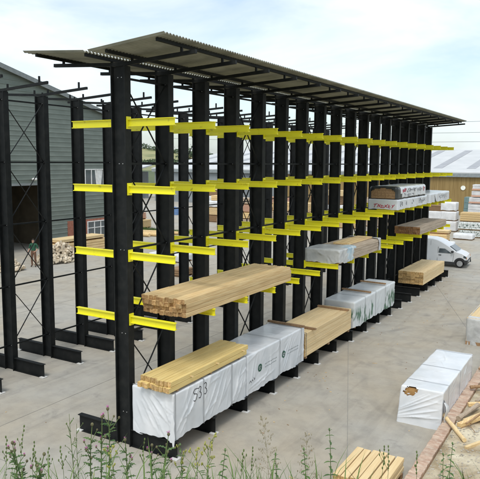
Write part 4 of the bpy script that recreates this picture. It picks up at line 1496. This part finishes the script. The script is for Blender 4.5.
for _ in range(9000):
    row = rg.choice((0, 0, 0, 1, 2))
    y = (742, 560, 430)[row] + rg.gauss(0, 4)
    x = y * rg.uniform(-1.15, -0.64)
    j = (y - 330) / 60
    hz = (min(max(j, 0), 7) / 7) ** 1.3 * (26 + 9 * math.sin(x * 0.006 + 1.0) + 5 * math.sin(x * 0.017))
    c = Vector((x, y, hz + rg.uniform(0, (8, 4, 4)[row] * (0.7 + 0.5 * noise.noise((x * .04, row, 0))))))
    d = Vector((rg.gauss(0, 1), rg.gauss(0, 1), rg.gauss(0, 1))).normalized()
    e = d.orthogonal().normalized() * rg.uniform(0.6, 1.3)
    f_ = d.cross(e).normalized() * rg.uniform(0.6, 1.3)
    wd_.poly([c - e, c - f_ * .8, c + e, c + f_])
o = wd_.build('far_wood', M_LEAFF, fix=False)
o['kind'] = 'stuff'
tag(o, 'dark green hedges and woods on the far hillside', 'trees')


def tree(label, x, y, hgt, crown, seed):
    R = thing('broadleaf_tree', label, 'tree', (x, y, 0), group='trees behind the warehouse')
    g = random.Random(seed)
    tk = MB()
    tk.tube([(0, 0, -0.1), (0.05, 0, hgt * .3), (-0.1, 0.1, hgt * .6), (0, 0, hgt * .9)], [hgt * .03, hgt * .024, hgt * .016, hgt * .004], 8)
    pts = []
    for k in range(9):
        a = k * 2.4
        z = hgt * (0.3 + 0.06 * k)
        e = Vector((math.cos(a), math.sin(a), 0.45)) * crown * g.uniform(.5, .8)
        tk.tube([(0, 0, z), tuple(Vector((0, 0, z)) + e * .5), tuple(Vector((0, 0, z)) + e)], [hgt * .012, hgt * .008, hgt * .003], 5)
        pts.append(Vector((0, 0, z)) + e)
    tk.build('trunk', M_WOODB, R)
    lf = MB()
    for _ in range(1500):
        c0 = g.choice(pts) if g.random() < .7 else Vector((0, 0, hgt * g.uniform(.45, .95)))
        c = c0 + Vector((g.gauss(0, 1), g.gauss(0, 1), g.gauss(0, .8))) * crown * .26
        d = Vector((g.gauss(0, 1), g.gauss(0, 1), g.gauss(0, 1))).normalized()
        e = d.orthogonal().normalized() * g.uniform(.12, .3)
        f_ = d.cross(e).normalized() * g.uniform(.12, .3)
        lf.poly([c - e, c - f_ * .8, c + e, c + f_])
    lf.build('crown', M_LEAFF, R, fix=False)


tree('rounded tree behind the left end of the warehouse roof', -74, 108, 9.5, 3.6, 1)
tree('small tree peeking over the warehouse roof near the racks', -62, 122, 9.2, 3.0, 3)

gs = MB()
rg = random.Random(8)
for _ in range(5000):
    x, y = rg.uniform(-30, -23), rg.uniform(33.5, 35.6)
    a = rg.uniform(0, 2 * PI)
    h_ = rg.uniform(.1, .3)
    gs.poly([(x - .02, y, 0.0), (x + .02, y, 0.0), (x + .1 * math.cos(a), y + .1 * math.sin(a), h_)])
M_GRASS = mat('grass', (0.06, 0.12, 0.025), 0.8, col2=(0.13, 0.20, 0.05), scale=3, rnd=0.1)
o = gs.build('grass_strip', M_GRASS, fix=False)
o['kind'] = 'stuff'
tag(o, 'strip of green grass between the far timber stacks', 'grass')

M_WIRE = mat('cable', (0.10, 0.11, 0.12), 0.7)
for k, (z, yy) in enumerate(((11.6, 78.0), (10.4, 78.6), (13.0, 77.4))):
    pts = [(-58 + 4 * i, yy, z - 1.1 * math.sin(PI * i / 24)) for i in range(25)]
    o = MB().tube(pts, 0.022, 5).build('power_cable', M_WIRE)
    tag(o, '%s overhead cable crossing the sky above the warehouse roof' % ('middle', 'lowest', 'topmost')[k], 'cable', 'overhead cables')
for k, x in enumerate((-58, 38)):
    R = thing('power_pole', 'wooden pole carrying the overhead cables, %s' % ('hidden behind the racks', 'out at the right of the warehouse')[k], 'pole', (x, 78, 0))
    MB().tube([(0, 0, 0), (0, 0, 7), (0, 0, 13.6)], [.17, .15, .12], 10).build('shaft', M_WOODB, R)
    for z in (11.55, 10.35, 12.95):
        MB().box(-.06, .06, -.75, .75, z - .13, z - .02).build('cross_arm', M_WOODB, R)

# ------------------------------------------------------------------ weeds on the bank in front
M_STEM = mat('weed_stem', (0.085, 0.13, 0.035), 0.7, col2=(0.14, 0.19, 0.06), scale=9)
M_LEAF = mat('weed_leaf', (0.035, 0.085, 0.018), 0.55, col2=(0.095, 0.165, 0.04), scale=14, rnd=0.15)
M_BUD = mat('thistle_bud', (0.10, 0.085, 0.045), 0.8, col2=(0.16, 0.15, 0.07), scale=40)
M_PINK = mat('thistle_flower', (0.48, 0.13, 0.36), 0.7, col2=(0.66, 0.27, 0.52), scale=50)
M_YF = mat('yellow_bud', (0.26, 0.27, 0.05), 0.7, col2=(0.40, 0.39, 0.10), scale=30)
M_DRY = mat('seed_grass', (0.27, 0.235, 0.15), 0.8, col2=(0.40, 0.35, 0.24), scale=20)


def leaf(mb, base, d, ln, wd, g, lobed=False, droop=0.35):
    base, d = Vector(base), Vector(d).normalized()
    side_ = d.cross(Vector((0, 0, 1)))
    side_ = side_.normalized() if side_.length > .01 else Vector((1, 0, 0))
    n = 7 if lobed else 5
    L_, R_, C_ = [], [], []
    for i in range(n + 1):
        t = i / n
        c = base + d * ln * t + Vector((0, 0, -droop * ln * t * t))
        w_ = wd * math.sin(PI * (0.08 + 0.92 * t)) ** 0.7 if t < 1 else 0.002
        if lobed and 0 < i < n:
            w_ *= 1.5 if i % 2 else 0.45
        up_ = Vector((0, 0, wd * 0.25))
        C_.append(c)
        L_.append(c + side_ * w_ + up_)
        R_.append(c - side_ * w_ + up_)
    o = len(mb.v)
    for a, b_, c in zip(L_, C_, R_):
        mb.v += [tuple(a), tuple(b_), tuple(c)]
    for i in range(n):
        q = o + 3 * i
        mb.f += [[q, q + 1, q + 4, q + 3], [q + 1, q + 2, q + 5, q + 4]]
        mb.mi += [0, 0]


def weed(kind, x, y, hgt, label, seed):
    h1, h2 = bank_h(x, y)
    nm = {'bud': 'budding_weed', 'thistle': 'thistle', 'stalk': 'green_stalk', 'yellow': 'yellow_weed', 'leafy': 'leafy_weed', 'panicle': 'seed_grass'}[kind]
    cat = 'grass' if kind in ('panicle',) else 'weed'
    R = thing(nm, label, cat, (x, y, max(h1, h2)), group='weeds on the bank')
    g = random.Random(seed)
    lx, ly = g.uniform(-.05, .05), g.uniform(-.05, .05)
    st = MB()

    def axis(t):
        return Vector((lx * t * t + .006 * math.sin(t * 7 + seed), ly * t * t + .006 * math.cos(t * 6 + seed), hgt * t))
    r0 = {'thistle': .0055, 'leafy': .004, 'panicle': .0016, 'stalk': .003, 'bud': .0022, 'yellow': .0026}[kind]
    st.tube([axis(i / 8) + Vector((0, 0, -.05 if i == 0 else 0)) for i in range(9)], [r0 * (1.15 - .75 * i / 8) for i in range(9)], 5)
    lf, fl_, dk = MB(), MB(), MB()

    def rdir(zz=0.3, a=None):
        a = g.uniform(0, 2 * PI) if a is None else a
        return Vector((math.cos(a), math.sin(a), zz))

    def head(p, s=1.0, pink=True):
        dk.ball(p, .0095 * s, .0095 * s, .012 * s, 8, 5)
        if pink:
            for _ in range(22):
                d = (Vector((g.gauss(0, .5), g.gauss(0, .5), 1))).normalized() * .02 * s
                q = Vector(p) + Vector((0, 0, .006 * s))
                e = d.orthogonal().normalized() * .0014
                fl_.poly([q - e, q + e, q + d])
    if kind == 'thistle':
        for i in range(26):
            t = .22 + .68 * i / 26
            leaf(lf, axis(t), rdir(.55, i * 2.4), g.uniform(.05, .10) * (1.25 - .6 * t), g.uniform(.008, .013), g, True)
        head(axis(1.0), 1.0, seed % 3 != 0)
        for k in range(4):
            t = g.uniform(.66, .9)
            e = axis(t) + rdir(1.5, k * 1.9 + seed) * g.uniform(.03, .06)
            st.tube([axis(t), axis(t) * .4 + e * .6, e], [.0025, .002, .0015], 4)
            head(e, g.uniform(.6, .9), g.random() < .5)
            leaf(lf, axis(t), rdir(.6, k * 1.9 + seed), .05, .006, g, True)
    elif kind == 'leafy':
        for i in range(15):
            t = .2 + .8 * i / 15
            for a in (0, PI):
                leaf(lf, axis(t), rdir(.35, i * PI / 2 + a + seed), .075 * (1.25 - .9 * t), .013 * (1.25 - .8 * t), g, False, .5)
        for k in range(3):
            leaf(lf, axis(.98), rdir(1.6, k * 2.1), .03, .006, g)
    elif kind == 'bud':
        for k in range(7):
            p = axis(1 - .035 * k) + rdir(.2) * .004
            dk.ball(p, .0048, .0048, .009, 6, 4)
        for i in range(6):
            leaf(lf, axis(.15 + .1 * i), rdir(.9, i * 2.4), .07, .006, g)
        for k in range(2):
            t = g.uniform(.75, .88)
            e = axis(t) + rdir(2.0) * .025
            st.tube([axis(t), e], [.0014, .001], 4)
            dk.ball(e, .004, .004, .009, 6, 4)
    elif kind == 'stalk':
        for i in range(12):
            t = .35 + .62 * i / 12
            e = axis(t) + rdir(1.3, i * 2.4) * g.uniform(.03, .07) * (1.3 - t * .6)
            st.tube([axis(t), (axis(t) + e) / 2 + Vector((0, 0, .006)), e], [.0016, .0013, .0008], 4)
            leaf(lf, axis(t), rdir(.9, i * 2.4 + .5), .045, .004, g)
            dk.ball(e, .0028, .0028, .006, 5, 4)
    elif kind == 'yellow':
        for k in range(5):
            t = .72 + .06 * k
            e = axis(t) + rdir(1.6, k * 2.2 + seed) * .035
            st.tube([axis(t), e], [.0018, .0013], 4)
            for q in range(4):
                fl_.ball(e + Vector((g.gauss(0, .005), g.gauss(0, .005), g.uniform(-.012, .01))), .0045, .0045, .0075, 6, 4)
        for q in range(5):
            fl_.ball(axis(1) + Vector((g.gauss(0, .004), g.gauss(0, .004), -.012 * q)), .0048, .0048, .008, 6, 4)
        for i in range(9):
            leaf(lf, axis(.2 + .07 * i), rdir(.8, i * 2.4), .06, .007, g)
    else:
        for i in range(11):
            t = .50 + .5 * i / 11
            for k in range(3):
                a = i * 1.3 + k * 2.1
                ln = .13 * (1 - t) + .02
                e = axis(t) + rdir(.6, a) * ln
                st.tube([axis(t), (axis(t) + e) / 2 + Vector((0, 0, .008)), e], [.0008, .0007, .0005], 4)
                for q in range(4):
                    p = axis(t).lerp(e, .55 + .15 * q) + Vector((g.gauss(0, .003), g.gauss(0, .003), -.003))
                    fl_.ball(p, .0022, .0022, .0065, 5, 4)
        for i in range(3):
            leaf(lf, axis(.1 + .12 * i), rdir(1.2, i * 2.4), .16, .004, g)
    for mb_, nm_, m_ in ((st, 'stem', M_DRY if kind == 'panicle' else M_STEM), (lf, 'leaves', M_LEAF),
                         (fl_, 'flowers', M_DRY if kind == 'panicle' else (M_YF if kind == 'yellow' else M_PINK)), (dk, 'buds', M_BUD if kind == 'thistle' else M_STEM)):
        if mb_.v:
            q = mb_.build(nm_, m_, R, fix=False)
            if nm_ != 'stem':
                q['kind'] = 'stuff'
    return R


WEEDS = [('bud', 6.21, -8.06, 0.64, 'thin budding stalk at the far left edge of the bank'), ('bud', 6.12, -7.93, 0.77, 'tallest budding stalk of the left corner clump'),
         ('thistle', 6.21, -7.98, 0.64, 'leftmost thistle with pink heads'), ('thistle', 6.16, -7.88, 0.64, 'second thistle from the left with purple heads'),
         ('bud', 6.18, -7.85, 0.68, 'budding stalk between the left corner thistles'), ('thistle', 6.43, -8.03, 0.53, 'lowest thistle of the left corner clump'),
         ('bud', 6.47, -8.03, 0.57, 'low budding stalk right of the left corner thistles'), ('bud', 6.17, -7.73, 0.65, 'slim budding stalk standing alone on the bare left concrete'),
         ('bud', 6.49, -7.88, 0.61, 'budding stalk left of the branching green stalks'), ('stalk', 6.54, -7.86, 0.81, 'tall branching green stalk before the tip of the first base beam'),
         ('stalk', 6.29, -7.57, 0.86, 'second branching green stalk nearer the first base beam'), ('thistle', 6.55, -7.72, 0.77, 'leafy thistle before the first base beam'),
         ('thistle', 6.48, -7.55, 0.87, 'thistle with a bright pink tip before the first base beam'), ('thistle', 6.65, -7.66, 0.86, 'tallest thistle with a round head left of the first column'),
         ('thistle', 6.67, -7.55, 0.74, 'thistle right before the foot of the first column'), ('yellow', 6.78, -7.77, 0.58, 'low yellowish weed between the column thistles'),
         ('bud', 6.76, -7.50, 0.70, 'budding stalk under the left corner of the pack marked 533'), ('thistle', 6.75, -7.37, 0.69, 'short thistle under the pack marked 533'),
         ('thistle', 6.90, -7.48, 0.72, 'thistle with a purple head against the pack marked 533'), ('yellow', 6.90, -7.35, 0.65, 'yellowish weed right of the purple thistle'),
         ('leafy', 6.96, -7.36, 0.67, 'leafy weed under the right corner of the pack marked 533'), ('yellow', 7.20, -7.57, 0.59, 'lower yellow weed on the open concrete'),
         ('yellow', 7.04, -7.26, 0.73, 'tallest yellow weed on the open concrete'), ('yellow', 7.11, -7.32, 0.68, 'right hand yellow weed of its clump'),
         ('leafy', 7.27, -7.39, 0.58, 'small leafy weed left of the tall seed grass'), ('bud', 7.43, -7.45, 0.58, 'dark bud spike left of the tall seed grass'),
         ('bud', 7.26, -7.07, 0.69, 'short bud spike close beside the tall seed grass'), ('panicle', 7.47, -7.17, 0.86, 'tall seed grass with an open panicle'),
         ('leafy', 7.45, -7.04, 0.64, 'leafy weed at the foot of the tall seed grass'), ('panicle', 7.58, -6.87, 0.82, 'smaller seed grass left of the nettle-like weed'),
         ('leafy', 7.64, -6.93, 0.67, 'leafy weed at the foot of the smaller seed grass'), ('leafy', 7.72, -6.76, 0.83, 'tall nettle-like weed left of the pale board stack'),
         ('bud', 8.05, -6.87, 0.64, 'left of two bud spikes before the pale board stack'), ('bud', 8.02, -6.65, 0.70, 'right of two bud spikes before the pale board stack'),
         ('bud', 8.22, -6.74, 0.61, 'bud spike before the end of the brick kerb'), ('leafy', 8.29, -6.26, 0.68, 'low leafy weed before the brick kerb'),
         ('leafy', 8.32, -6.24, 0.80, 'rightmost tall leafy weed before the sandy bank')]
for i, (k, x, y, h_, lb) in enumerate(WEEDS):
    weed(k, x, y, h_, lb, i + 1)
gr = MB()
rg = random.Random(55)
for _ in range(9000):
    s = rg.uniform(2.0, 5.5)
    t = rg.uniform(-3.5, 3.5)
    x = CAM.x + FS * s + FC * t
    y = CAM.y + FC * s - FS * t
    h1, h2 = bank_h(x, y)
    z = max(h1, h2)
    a = rg.uniform(0, 2 * PI)
    h_ = rg.uniform(.06, .26)
    w_ = rg.uniform(.002, .004)
    q = Vector((math.cos(a), math.sin(a), 0)) * h_ * rg.uniform(.15, .6)
    e = Vector((-math.sin(a), math.cos(a), 0)) * w_
    c = Vector((x, y, z - .03))
    gr.v += [tuple(c - e), tuple(c + e), tuple(c + q * .4 + Vector((0, 0, h_ * .65)) + e * .7), tuple(c + q * .4 + Vector((0, 0, h_ * .65)) - e * .7), tuple(c + q + Vector((0, 0, h_)))]
    o_ = len(gr.v) - 5
    gr.f += [[o_, o_ + 1, o_ + 2, o_ + 3], [o_ + 3, o_ + 2, o_ + 4]]
    gr.mi += [0, 0]
for _ in range(2600):
    s = rg.uniform(2.95, 3.9)
    t = rg.uniform(-2.2, 2.0)
    dens = 0.5 + 0.9 * noise.noise((t * 1.7, 2.0, 5.0)) - 0.22 * max(0, t + 0.2)
    if rg.random() > dens:
        continue
    x = CAM.x + FS * s + FC * t
    y = CAM.y + FC * s - FS * t
    z = max(bank_h(x, y))
    a = rg.uniform(0, 2 * PI)
    h_ = rg.uniform(.38, .60) + 0.10 * noise.noise((t * 3, s * 3, 0))
    w_ = rg.uniform(.0025, .005)
    q = Vector((math.cos(a), math.sin(a), 0)) * h_ * rg.uniform(.1, .5)
    e = Vector((-math.sin(a), math.cos(a), 0)) * w_
    c = Vector((x, y, z - .03))
    o_ = len(gr.v)
    for f_ in (0, .4, .75):
        p_ = c + q * f_ * f_ + Vector((0, 0, h_ * f_ * (1.1 - .2 * f_)))
        gr.v += [tuple(p_ - e * (1 - .4 * f_)), tuple(p_ + e * (1 - .4 * f_))]
    gr.v.append(tuple(c + q + Vector((0, 0, h_ * .88))))
    gr.f += [[o_, o_ + 1, o_ + 3, o_ + 2], [o_ + 2, o_ + 3, o_ + 5, o_ + 4], [o_ + 4, o_ + 5, o_ + 6]]
    gr.mi += [0, 0, 0]
o = gr.build('bank_grass', M_GRASS, fix=False)
o['kind'] = 'stuff'
tag(o, 'short green grass growing on the bank below the weeds', 'grass')
